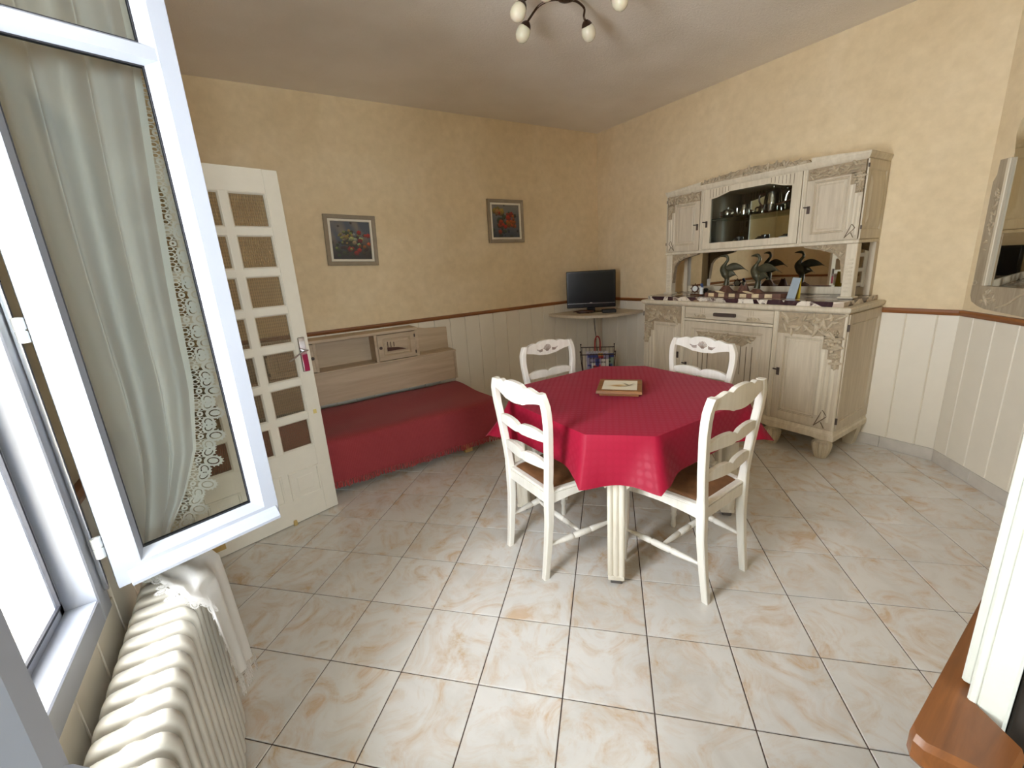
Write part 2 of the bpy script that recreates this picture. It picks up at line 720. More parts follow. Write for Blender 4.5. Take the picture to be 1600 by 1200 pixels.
fk = MB()
fk.box(XD - 0.3, XB + 0.1, YK - 0.1, YE, -0.08, -0.001)
tag(fk.build('floor_kitchen', 'plinth_tile', kind='structure'), 'plain pale kitchen floor beyond the opening', 'floor', kind='structure')
# ceiling
ceil = MB()
ceil.box(XD - 0.3, XB + 0.1, YK - 0.1, YA + 0.1, CZ, CZ + 0.08)
tag(ceil.build('ceiling', 'ceiling', kind='structure'), 'rough textured off-white plaster ceiling', 'ceiling', kind='structure')


def wall(name, label, p0, p1, mb_fn, first=0.155, pitch=0.155, ztop=0.994, skip=(), base=True, zb=0.088, boards=True):
    """A wall from p0 to p1 (room on the left-hand side of p0->p1); local x along it, local y into the room."""
    L = hypot(p1[0] - p0[0], p1[1] - p0[1])
    ang = atan2(p1[1] - p0[1], p1[0] - p0[0])
    root = struct(name, label, 'wall', (p0[0], p0[1], 0), ang)
    mb = MB()
    mb_fn(mb, L)
    mb.build('plaster', 'wallpaper', root)
    x = 0.0
    nxt = first
    cache = {}
    while boards and x < L - 1e-3:
        x1 = min(nxt, L)
        hidden = any(a < (x + x1) / 2 < b for a, b, _ in skip)
        top = ztop
        for a, b, zt in skip:
            if a < (x + x1) / 2 < b:
                top = zt
        if top > zb + 0.05:
            w = round(x1 - x, 4)
            key = (w, top)
            if key not in cache:
                b = MB()
                g = 0.0
                b.loft([[(g, 0, zb), (w - g, 0, zb), (w - g, 0, top), (g, 0, top)],
                        [(g, 0.003, zb), (w - g, 0.003, zb), (w - g, 0.003, top), (g, 0.003, top)],
                        [(g + 0.005, 0.010, zb), (w - g - 0.005, 0.010, zb), (w - g - 0.005, 0.010, top), (g + 0.005, 0.010, top)]])
                cache[key] = b.mesh('wainscot_board', 'wainscot')
            o = link('wainscot_board', cache[key], root)
            o.location = (x, 0, 0)
        x = x1
        nxt += pitch
    return root, L


def baseboard(name, label, p0, p1, first, skip=()):
    L = hypot(p1[0] - p0[0], p1[1] - p0[1])
    ang = atan2(p1[1] - p0[1], p1[0] - p0[0])
    root = struct(name, label, 'baseboard', (p0[0], p0[1], 0), ang)
    x, nxt = 0.0, first
    while x < L - 1e-3:
        x1 = min(nxt, L)
        if not any(a < (x + x1) / 2 < b for a, b in skip):
            b = MB()
            b.box(x + 0.001, x1 - 0.001, 0.0, 0.012, 0.001, 0.086, 0.002)
            b.build('plinth_tile', 'plinth_tile', root)
        x = x1
        nxt += TS


def rail(name, label, p0, p1, segs):
    ang = atan2(p1[1] - p0[1], p1[0] - p0[0])
    mb = MB()
    for a, b in segs:
        mb.loft([[(x, 0, RAIL - 0.037), (x, 0.016, RAIL - 0.034), (x, 0.022, RAIL - 0.016), (x, 0.018, RAIL - 0.002), (x, 0.0, RAIL)] for x in (a, b)])
    o = mb.build(name, 'rail_wood', kind='structure')
    o.location = (p0[0], p0[1], 0)
    o.rotation_euler = (0, 0, ang)
    tag(o, label, 'trim', kind='structure')


def solid(mb, L):
    mb.box(-0.0, L, -0.12, 0, 0, CZ)


# back wall (bed): local x runs from the inner corner towards the door side
LA = XB - XD
wall('wall_back', 'sand wallpapered wall above white boards, behind the bed', (XB, YA), (XD, YA), solid, first=XB - 3.316, pitch=0.1675)
baseboard('baseboard_back', 'grey tile baseboard behind the bed', (XB, YA), (XD, YA), 0.2)
rail('trim_1', 'brown wooden chair rail on the wall behind the bed', (XB, YA), (XD, YA), [(0.0, LA)])
# sideboard wall
LB = YA - YC
wall('wall_right', 'sand wallpapered wall above white boards, behind the sideboard', (XC, YC), (XB, YA), solid, first=0.104, pitch=0.156)
baseboard('baseboard_right', 'grey tile baseboard beside the sideboard', (XC, YC), (XB, YA), 0.295)
rail('trim_2', 'brown wooden chair rail on the sideboard wall', (XC, YC), (XB, YA), [(0.0, LB)])
# angled wall
LC = hypot(XC - XC2, YC - YC2)
wall('wall_angled', 'narrow angled wall carrying the arched mirror', (XC2, YC2), (XC, YC), solid, first=LC - 0.112 - 0.152 * 5, pitch=0.152)
baseboard('baseboard_angled', 'grey tile baseboard under the arched mirror', (XC2, YC2), (XC, YC), 0.31)
rail('trim_3', 'brown wooden chair rail under the arched mirror', (XC2, YC2), (XC, YC), [(0.0, LC)])

# front wall beside the kitchen opening
XO = 0.76


def front(mb, L):
    # the opening to the kitchen spans world x from XD to XO
    mb.box(XO - XD + 0.02, L, -0.10, 0, 0, CZ)
    mb.box(0, XO - XD + 0.02, -0.10, 0, 2.55, CZ)


wall('wall_front', 'wallpapered wall beside the kitchen opening', (XD, YE), (XC2, YC2), front, boards=False)

# window wall: window opening and doorway
WY0, WY1, WZ0, WZ1 = -2.36, -1.39, 0.735, 2.41
DY0, DY1, DZ1 = -0.80, -0.055, 2.075


def left(mb, L):
    f = lambda y: YA - y
    t = -0.60  # unseen thickness deepened to cut daylight on sash, radiator and near floor
    mb.box(0, f(DY1), t, 0, 0, CZ)
    mb.box(f(DY1), f(DY0), t, 0, DZ1, CZ)
    mb.box(f(DY0), f(WY1), t, 0, 0, CZ)
    mb.box(f(WY1), f(WY0), t, 0, 0, WZ0)
    mb.box(f(WY1), f(WY0), t, 0, WZ1, CZ)
    mb.box(f(WY0), f(-3.0), t, 0, 0, CZ)
    mb.box(f(-3.0), L + 0.1, t, 0, 0, CZ)


wall('wall_left', 'wallpapered window wall behind the radiator', (XD, YA), (XD, YK), left, first=0.155, pitch=0.155,
     skip=((YA - DY1 - .08, YA - DY0 + .08, 0), (YA - WY1 - .02, YA - WY0 + .02, 0.732), (YA - YE, 9, 0)))
rail('trim_4', 'brown wooden chair rail on the window wall', (XD, YA), (XD, YK), [(0.0, YA - DY1 - .08), (YA - DY0 + .08, YA - WY1 - .01)])
# kitchen shell behind the viewer
kw = MB()
kw.box(XD, -0.6, YK - 0.1, YK, 0, CZ)
kw.box(0.45, 2.6, YK - 0.1, YK, 0, CZ)
kw.box(-0.6, 0.45, YK - 0.1, YK, 0, 1.05)
kw.box(-0.6, 0.45, YK - 0.1, YK, 2.15, CZ)
kw.box(2.6, 2.7, YK - 0.1, YE - 0.1, 0, CZ)
tag(kw.build('wall_kitchen', 'kitchen_wall', kind='structure'), 'plain cream kitchen walls beyond the opening', 'wall', kind='structure')
# hallway behind the doorway
hw = MB()
hw.box(-1.9, -1.8, -1.2, 0.4, 0, CZ)
hw.box(-1.9, XD - 0.60, 0.3, 0.4, 0, CZ)
hw.box(-1.9, XD - 0.60, -1.2, -1.1, 0, CZ)
hw.box(-1.9, XD - 0.0, -1.2, 0.4, -0.08, -0.001)
hw.box(-1.9, XD - 0.60, -1.2, 0.4, 2.6, 2.7)
tag(hw.build('wall_hallway', 'kitchen_wall', kind='structure'), 'plain cream hallway seen through the doorway', 'wall', kind='structure')
# doorway casing
dc = MB()
dc.box(XD - 0.1, XD + 0.018, DY1, DY1 + 0.06, 0, DZ1 + 0.06, 0.004)
dc.box(XD - 0.1, XD + 0.018, DY0 - 0.06, DY0, 0, DZ1 + 0.06, 0.004)
dc.box(XD - 0.1, XD + 0.018, DY0, DY1, DZ1, DZ1 + 0.06, 0.004)
tag(dc.build('trim_5', 'door_paint', kind='structure'), 'cream painted casing of the doorway', 'trim', kind='structure')

# ------------------------------------------------------------------ window
win = struct('window_1', 'white plastic casement window with one leaf swung open over the radiator', 'window')
fx0, fx1 = -0.735, -0.65
fr = MB()
fr.box(fx0, fx1, WY1 - 0.058, WY1, WZ0, WZ1, 0.003)
fr.box(fx0, fx1, WY0, WY0 + 0.058, WZ0, WZ1, 0.003)
fr.box(fx0, fx1, WY0 + 0.058, WY1 - 0.058, WZ0, WZ0 + 0.06, 0.003)
fr.box(fx0, fx1, WY0 + 0.058, WY1 - 0.058, WZ1 - 0.06, WZ1, 0.003)
# inner rebate step on the sill and jambs
fr.box(fx0 - 0.012, fx0 + 0.03, WY0 + 0.058, WY1 - 0.058, WZ0 + 0.055, WZ0 + 0.085, 0.004)
fr.box(fx0 - 0.012, fx0 + 0.03, WY1 - 0.083, WY1 - 0.053, WZ0 + 0.05, WZ1 - 0.05, 0.004)
fr.build('frame', 'window_plastic', win)
sl = MB()
sl.box(-1.32, fx0 - 0.012, WY0, WY1, WZ0 - 0.02, WZ0 + 0.012)
sl.build('sill', 'exterior_render', win)
rv = MB()  # pale lining of the reveal, as deep as the thickened wall
rv.box(-1.27, fx0 - 0.012, WY1 - 0.004, WY1 + 0.004, WZ0, WZ1)
rv.box(-1.27, fx0 - 0.012, WY0 - 0.004, WY0 + 0.004, WZ0, WZ1)
rv.box(-1.27, fx0 - 0.012, WY0, WY1, WZ1 - 0.004, WZ1 + 0.004)
rv.build('reveal', 'exterior_render', win)
gk = MB()
gk.box(fx0 + 0.030, fx0 + 0.036, WY1 - 0.085, WY1 - 0.079, WZ0 + 0.085, WZ1 - 0.07)
gk.box(fx0 + 0.030, fx0 + 0.036, WY0 + 0.06, WY1 - 0.079, WZ0 + 0.085, WZ0 + 0.091)
gk.build('gasket', 'gasket', win)

SW, SZ0, SZ1 = 0.366, 0.792, 2.345


def leaf_mesh():
    """local x along the leaf from the hinge, local y: 0 = outer face, 0.062 = room face; z from 0."""
    H = SZ1 - SZ0
    m = MB()
    st, bv, t = 0.050, 0.024, 0.060

    def ring(x0, x1, z0, z1, ix0, ix1, iz0, iz1, jx0, jx1, jz0, jz1, yf, yg):
        o = [(x0, yf, z0), (x1, yf, z0), (x1, yf, z1), (x0, yf, z1)]
        i = [(ix0, yf, iz0), (ix1, yf, iz0), (ix1, yf, iz1), (ix0, yf, iz1)]
        j = [(jx0, yg, jz0), (jx1, yg, jz0), (jx1, yg, jz1), (jx0, yg, jz1)]
        vs = o + i + j
        fs = []
        for k in range(4):
            n = (k + 1) % 4
            fs += [(k, n, 4 + n, 4 + k), (4 + k, 4 + n, 8 + n, 8 + k)]
        m.add(vs, fs)

    args = (0, SW, 0, H, st, SW - 0.036, 0.044, H - 0.044, st + 0.012, SW - 0.062, 0.066, H - 0.066)
    ring(*args, 0.0, 0.020)
    ring(*args, t, 0.034)
    m.add([(0, 0, 0), (SW, 0, 0), (SW, t, 0), (0, t, 0), (0, 0, H), (SW, 0, H), (SW, t, H), (0, t, H)],
          [(0, 1, 2, 3), (4, 7, 6, 5), (0, 4, 5, 1), (1, 5, 6, 2), (0, 3, 7, 4)][0:1] + [(4, 7, 6, 5), (1, 5, 6, 2), (0, 3, 7, 4)])
    # close the glazing slot
    a = (st + 0.012, SW - 0.062, 0.066, H - 0.066)
    vs = [(a[0], 0.02, a[2]), (a[1], 0.02, a[2]), (a[1], 0.02, a[3]), (a[0], 0.02, a[3]), (a[0], 0.034, a[2]), (a[1], 0.034, a[2]), (a[1], 0.034, a[3]), (a[0], 0.034, a[3])]
    m.add(vs, [(k, (k + 1) % 4, 4 + (k + 1) % 4, 4 + k) for k in range(4)])
    return m


def sash(loc, rotz):
    H = SZ1 - SZ0
    o = leaf_mesh().build('sash', 'window_plastic', win)
    o.location = loc
    o.rotation_euler = (0, 0, rotz)
    x0, x1 = 0.060, SW - 0.060
    zb = 1.983 - SZ0
    b = MB()
    xa, xb = 0.051, SW - 0.0375
    b.loft([[(xa, 0.02, zb - .022), (xa, 0.0015, zb - .012), (xa, 0.0015, zb + .014), (xa, 0.02, zb + .024)],
            [(xb, 0.02, zb - .022), (xb, 0.0015, zb - .012), (xb, 0.0015, zb + .014), (xb, 0.02, zb + .024)]])
    b.loft([[(xa, 0.034, zb - .022), (xa, 0.0585, zb - .012), (xa, 0.0585, zb + .014), (xa, 0.034, zb + .024)],
            [(xb, 0.034, zb - .022), (xb, 0.0585, zb - .012), (xb, 0.0585, zb + .014), (xb, 0.034, zb + .024)]])
    b.build('glazing_bar', 'window_plastic', o)
    for z0, z1 in ((0.064, zb - 0.02), (zb + 0.022, H - 0.064)):
        p = MB()
        p.box(x0, x1, 0.0255, 0.0285, z0, z1)
        p.build('pane', 'window_glass', o)
        g = MB()
        w = 0.004
        for yy in (0.0195, 0.0295):
            g.box(x0, x0 + w, yy, yy + 0.005, z0, z1)
            g.box(x1 - w, x1, yy, yy + 0.005, z0, z1)
            g.box(x0, x1, yy, yy + 0.005, z0, z0 + w)
            g.box(x0, x1, yy, yy + 0.005, z1 - w, z1)
        g.build('gasket', 'gasket', o)
    d = MB()
    d.loft([[(x, 0.0, 0.034), (x, -0.010, 0.030), (x, -0.026, 0.012), (x, -0.026, 0.004), (x, 0.0, 0.004)] for x in (0.022, SW - 0.008)])
    d.build('drip_bar', 'window_plastic', o)
    e = MB()
    e.box(SW, SW + 0.004, 0.012, 0.05, 0.0, H)
    e.build('edge_seal', 'gasket', o)
    return o


ANG = atan2(0.312, 0.95)
sash((-0.619, -1.425, SZ0), ANG)
# the second leaf stands ajar: outer face away from the room, so mirrored about its plane by turning it round
s2 = sash((-0.60, -2.335, SZ0), radians(80))
s2.location = (-0.652, -2.272, SZ0)
s2.rotation_euler = (0, 0, radians(79))
for z in (0.905, 1.41, 2.2):
    hg = MB()
    hg.lathe([(0.0, z - 0.026), (0.0095, z - 0.025), (0.0095, z - 0.002), (0.007, z - 0.001), (0.007, z + 0.001), (0.0095, z + 0.002), (0.0095, z + 0.025), (0.0, z + 0.027)], 12, (-0.632, -1.418, 0))
    hg.build('hinge', 'porcelain', win, True)
ch = MB()
ch.box(-0.648, -0.640, -1.412, -1.404, SZ0, SZ1)
ch.build('edge_strip', 'steel', win)

# unseen kitchen window, added behind the viewer to brighten surfaces facing it
w2 = struct('added_window_2', 'white two-pane kitchen window, unseen, added to light the room', 'window')
f2 = MB()
for x0, x1, z0, z1 in ((-0.6, -0.54, 1.05, 2.15), (0.39, 0.45, 1.05, 2.15), (-0.54, 0.39, 1.05, 1.11), (-0.54, 0.39, 2.09, 2.15), (-0.1, -0.05, 1.11, 2.09)):
    f2.box(x0, x1, YK - 0.07, YK - 0.01, z0, z1)
f2.build('frame', 'window_plastic', w2)
for x0, x1 in ((-0.54, -0.1), (-0.05, 0.39)):
    p = MB()
    p.box(x0, x1, YK - 0.045, YK - 0.041, 1.11, 2.09)
    p.build('pane', 'window_glass', w2)

# ------------------------------------------------------------------ glazed door, standing open
DA = atan2(0.2541, 0.9672)
DW, DH, DT = 0.738, 2.05, 0.036
door = struct('door_1', 'cream glazed interior door with small reeded panes, standing open by the bed', 'door', (0.039 - DW * cos(DA), 0.128 - DW * sin(DA), 0.006), DA)
# local x from hinge (0) to lock edge (DW); local y 0 = face to the viewer
cols = [(DW - 0.262, DW - 0.076), (DW - 0.477, DW - 0.297), (0.066, DW - 0.512)]
cols = [(DW - 0.262, DW - 0.078), (DW - 0.478, DW - 0.296), (0.062, DW - 0.512)]
pt, rows = 0.2152, 7
ztop = 1.948
rowz = [(ztop - pt * (r + 1) + 0.017, ztop - pt * r - 0.017) for r in range(rows)]
fr = MB()
xs = [0.0] + [c for col in reversed(cols) for c in col] + [DW]
fr.box(0, xs[1], 0, DT, 0, DH, 0.002)
fr.box(xs[-2], DW, 0, DT, 0, DH, 0.002)
fr.box(xs[1], xs[-2], 0.0005, DT - 0.0005, rowz[0][1], DH)
fr.box(xs[1], xs[-2], 0.0005, DT - 0.0005, 0.0, rowz[-1][0])
fr.build('stile_and_rail_frame', 'door_paint', door)
mu = MB()
for i in (2, 4):
    mu.box(xs[i], xs[i + 1], 0.004, DT - 0.004, rowz[-1][0], rowz[0][1])
for r in range(rows - 1):
    mu.box(xs[1], xs[-2], 0.0045, DT - 0.0045, rowz[r + 1][1], rowz[r][0])
mu.build('glazing_bars', 'door_paint', door)
bd = MB()
pm = {}
for ci, (x0, x1) in enumerate(cols):
    for z0, z1 in rowz:
        b = 0.011
        for yf, yg in ((0.003, 0.014), (DT - 0.003, DT - 0.014)):
            o = [(x0 - .004, yf, z0 - .004), (x1 + .004, yf, z0 - .004), (x1 + .004, yf, z1 + .004), (x0 - .004, yf, z1 + .004)]
            i = [(x0 + b, yg, z0 + b), (x1 - b, yg, z0 + b), (x1 - b, yg, z1 - b), (x0 + b, yg, z1 - b)]
            mid = [((p[0] + q[0]) / 2, lerp(p[1], q[1], 0.1), (p[2] + q[2]) / 2) for p, q in zip(o, i)]
            bd.loft([o, mid, i], cap=False)
        key = round(x1 - x0, 4)
        if key not in pm:
            p = MB()
            p.box(-(x1 - x0) / 2, (x1 - x0) / 2, 0.015, 0.020, -(z1 - z0) / 2, (z1 - z0) / 2)
            pm[key] = p.mesh('pane', 'reeded')
        o = link('pane', pm[key], door)
        o.location = ((x0 + x1) / 2, 0, (z0 + z1) / 2)
bd.build('glazing_bead', 'door_paint', door)
for (x0, x1) in cols:
    z0, z1 = 0.148, 0.334
    p = MB()
    for e, (yf, d) in enumerate(((0.0, -1), (DT, 1))):
        o = [(x0, yf, z0), (x1, yf, z0), (x1, yf, z1), (x0, yf, z1)]
        rr = []
        for ins, dep in ((0.0, 0.0), (0.004, 0.007), (0.012, 0.006), (0.015, 0.001), (0.045, 0.001), (0.05, 0.004)):
            rr.append([(x0 + ins, yf + d * dep, z0 + ins), (x1 - ins, yf + d * dep, z0 + ins), (x1 - ins, yf + d * dep, z1 - ins), (x0 + ins, yf + d * dep, z1 - ins)])
        p.loft(rr)
    p.build('raised_panel', 'door_paint', door)
hp = MB()
hx = DW - 0.040
hp.box(hx - 0.020, hx + 0.020, -0.008, 0.0, 0.925, 1.135, 0.006)
plate = hp.build('handle_plate', 'chrome', door)
pr_ = MB()
pr_.box(hx - 0.010, hx + 0.019, -0.0095, -0.0075, 0.928, 1.03, 0.001)
pr_.build('printed_sticker', 'magenta_print', plate, label='magenta sticker on the handle plate')
hv = MB()
hv.tube([(hx, -0.004, 1.055), (hx, -0.045, 1.055)], 0.009, 10)
hv.tube(bez([(hx + 0.012, -0.046, 1.06), (hx - 0.03, -0.05, 1.05), (hx - 0.075, -0.052, 1.025), (hx - 0.105, -0.050, 1.01)], 5), [0.010] * 5 + [0.009] * 5 + [0.008] * 5 + [0.004], 8, flat=0.45)
hv.build('lever', 'chrome', plate, True)
tp = MB()
tp.box(DW - 0.047, DW - 0.027, -0.0012, 0.0, 0.655, 0.682)
tp.build('tape_patch', 'tape_yellow', door)
tg = MB()
tg.box(0.02, 0.10, -0.005, 0.0, 0.04, 0.075, 0.006)
tg.build('vent_plate', 'pale_pine', door)
dw = MB()
dw.lathe([(0.0, 0.0), (0.012, 0.0), (0.012, 0.014), (0.009, 0.030), (0.0, 0.031)], 10)
dwo = dw.build('door_wedge', 'pale_pine', None, True)
dwo.location = (-0.225, 0.055, 0.0)
tag(dwo, 'small wooden door stop peg under the glazed door', 'door stop')

# ------------------------------------------------------------------ kitchen opening: white casing and wooden counter
cas = struct('trim_6', 'thick white painted casing with chipped end at the kitchen opening', 'trim')
cb = MB()
cb.box(0.585, 0.78, -2.595, -2.583, 0.805, 2.55, 0.003)
cb.build('face_board', 'casing_paint', cas)
cb = MB()
cb.box(0.56, 0.775, -2.606, -2.595, 0.76, 2.55, 0.003)
cb.box(0.5605, 0.775, -2.636, -2.6055, 0.0, 2.55, 0.003)
cb.build('middle_board', 'casing_paint', cas)
cb = MB()
cb.box(0.58, 0.775, -2.695, -2.637, 0.0, 2.55, 0.003)  # dark board filling the dark area past the white casing
cb.build('dark_fill_board', 'dark_gap', cas)
cnt = thing('wooden_counter', 'varnished brown wooden counter with rounded end, beside the white casing', 'counter', (0, 0, 0))
ct = MB()
zt = 0.80
out = [(1.3, -2.552), (0.445, -2.562), (0.432, -2.569), (0.428, -2.582), (0.44, -2.62), (0.45, -2.655), (0.52, -2.66), (0.56, -2.597), (1.3, -2.597)]
rings = []
for z, ins in ((zt - 0.045, 0.006), (zt - 0.036, 0.0), (zt - 0.008, 0.0), (zt, 0.008)):
    cx, cy = 0.9, -2.58
    rings.append([(x + (cx - x) * ins / 0.5, y + (cy - y) * ins / 0.12, z) for x, y in out])
ct.loft(rings)
ct.build('counter_top', 'counter_wood', cnt, True, 30)
cp = MB()
cp.box(0.455, 0.515, -2.65, -2.59, 0.0, zt - 0.045, 0.006)
cp.build('post', 'counter_wood', cnt)
cd = MB()
cd.box(0.515, 1.25, -2.597, -2.575, 0.0, zt - 0.05)
cd.build('back_panel', 'dark_gap', cnt)

# ------------------------------------------------------------------ carved sideboard (base cabinet)
def carve(mb, pts_fn, seed, n_leaf=10, n_grape=3, size=0.03, y=0.0, depth=0.012):
    """leaves and grape clusters in relief; pts_fn(rng) gives an (x, z) inside the carved field."""
    rng = random.Random(seed)
    for _ in range(n_leaf):
        x, z = pts_fn(rng)
        a = rng.uniform(0, pi)
        R = Matrix.Rotation(a, 3, 'Y')
        mb.ell((x, y, z), (size * rng.uniform(.7, 1.2), depth * rng.uniform(.6, 1.1), size * rng.uniform(.22, .38)), 8, 4, R)
    for _ in range(n_grape):
        x, z = pts_fn(rng)
        for kx in range(5):
            a = kx * 2 * pi / 5
            mb.ell((x + cos(a) * size * .34, y - .002, z + sin(a) * size * .34), (size * .2, depth, size * .2), 6, 4)
        mb.ell((x, y - .004, z), (size * .2, depth, size * .2), 6, 4)


def panel_door(parent, name, x0, x1, z0, z1, p, yf, t=0.02, mat_f='limed', mat_p='limed'):
    """Framed door front; p = (px0, px1, pz0, pz1) of the sunk panel. Local y grows away from the viewer."""
    m = MB()
    a, b, c, d = p
    rings = []
    for ins, dy in ((0.0, 0.0), (0.004, 0.006), (0.010, 0.002), (0.014, 0.009)):
        rings.append([(a + ins, yf + dy, c + ins), (b - ins, yf + dy, c + ins), (b - ins, yf + dy, d - ins), (a + ins, yf + dy, d - ins)])
    outer = [(x0, yf, z0), (x1, yf, z0), (x1, yf, z1), (x0, yf, z1)]
    back = [(x0, yf + t, z0), (x1, yf + t, z0), (x1, yf + t, z1), (x0, yf + t, z1)]
    m.loft([back, outer] + rings, cap=False)
    m.add(back, [(0, 1, 2, 3)])
    o = m.build(name, mat_f, parent)
    q = MB()
    e = 0.014
    rr = []
    for ins, dy in ((0.0, 0.009), (0.012, 0.009), (0.02, 0.005)):
        rr.append([(a + e + ins, yf + dy, c + e + ins), (b - e - ins, yf + dy, c + e + ins), (b - e - ins, yf + dy, d - e - ins), (a + e + ins, yf + dy, d - e - ins)])
    q.loft(rr, cap=False)
    q.add(rr[-1], [(0, 1, 2, 3)])
    q.build('panel', mat_p, o)
    return o


def lock(parent, x, z, yf, side=-1, s=1.0):
    m = MB()
    m.box(x - 0.011 * s, x + 0.011 * s, yf - 0.004, yf, z - 0.045 * s, z + 0.012 * s, 0.004)
    m.tube([(x, yf - 0.002, z + 0.002), (x, yf - 0.022, z + 0.002)], 0.004 * s, 6)
    m.tube([(x - 0.002, yf - 0.022, z + 0.002), (x + side * 0.026 * s, yf - 0.022, z + 0.004)], 0.0055 * s, 6)
    m.build('key_escutcheon', 'lock_plate', parent)


def bun_foot(parent, x, y, h=0.165, r=0.062):
    m = MB()
    prof = [(0.0, 0.0), (r * .55, 0.0), (r * .62, 0.008), (r * .85, h * .25), (r, h * .55), (r * .98, h * .7), (r * .75, h * .78), (r * .7, h * .85), (r * .95, h * .9), (r * .95, h), (0, h)]
    seg = 48
    rings = []
    for i, (rr, z) in enumerate(prof):
        ring = []
        for j in range(seg):
            k = 1.0
            if 2 < i < 6:
                k = 0.80 if j % 4 == 0 else (1.0 if j % 4 == 2 else 0.985)
            ring.append((x + rr * k * cos(2 * pi * j / seg), y + rr * k * sin(2 * pi * j / seg), z))
        rings.append(ring)
    m.loft(rings)
    m.build('bun_foot', 'limed_pale', parent, True, 30)


SB = (2.98, -0.72, 0)
sb = thing('sideboard', 'long limed-wood sideboard cabinet with carved grape doors and bun feet', 'sideboard', SB, -pi / 2)
W2, DP = 0.818, 0.545
m = MB()
m.box(-W2, W2, 0.022, DP, 0.225, 1.04)
# side panels with sunk field
for sgn in (-1, 1):
    x = sgn * W2
    rr = []
    for ins, dx in ((0.0, 0.0), (0.0, 0.010), (0.05, 0.010), (0.054, 0.003), (0.06, 0.006), (0.066, 0.001)):
        rr.append([(x + sgn * dx, 0.022 + ins * .8, 0.235 + ins * 1.2), (x + sgn * dx, DP - ins * .8, 0.235 + ins * 1.2), (x + sgn * dx, DP - ins * .8, 1.035 - ins * 1.2), (x + sgn * dx, 0.022 + ins * .8, 1.035 - ins * 1.2)])
    m.loft(rr)
m.build('carcass', 'limed', sb)
m = MB()
m.loft([[(sx * (W2 + e), -e if e else 0.0, z) if k < 2 else (sx * (W2 + e), DP, z) for k, sx in enumerate((-1, 1, 1, -1))] for e, z in ((0.0, 1.04), (0.012, 1.048), (0.018, 1.056), (0.022, 1.074), (0.012, 1.082))])
m.build('top_moulding', 'limed_pale', sb)
m = MB()
m.loft([[(sx * (W2 + e), -e, z) if k < 2 else (sx * (W2 + e), DP, z) for k, sx in enumerate((-1, 1, 1, -1))] for e, z in ((0.006, 0.165), (0.016, 0.168), (0.016, 0.20), (0.008, 0.21), (0.004, 0.232), (0.0, 0.236))])
m.build('plinth_moulding', 'limed_pale', sb)
for x in (-0.74, -0.40, 0.40, 0.74):
    bun_foot(sb, x, 0.07)
for x in (-0.76, 0.76):
    m = MB()
    m.loft([[(x - a, DP - 0.09, z), (x + a, DP - 0.09, z), (x + a, DP - 0.01, z), (x - a, DP - 0.01, z)] for a, z in ((0.028, 0.0), (0.05, 0.12), (0.05, 0.166))])
    m.build('back_leg', 'limed_pale', sb)
# fluted uprights between the doors and at the ends
for x in (-0.389, 0.389):
    m = MB()
    m.box(x - 0.017, x - 0.006, -0.004, 0.024, 0.236, 1.04, 0.004)
    m.box(x - 0.006, x + 0.006, 0.002, 0.024, 0.236, 1.04)
    m.box(x + 0.006, x + 0.017, -0.004, 0.024, 0.236, 1.04, 0.004)
    m.build('fluted_upright', 'limed_pale', sb)
for sgn in (-1, 1):
    m = MB()
    m.lathe([(0.012, 0.236), (0.012, 1.04)], 10, (sgn * (W2 - 0.008), 0.012, 0))
    m.build('corner_bead', 'limed_pale', sb, True)
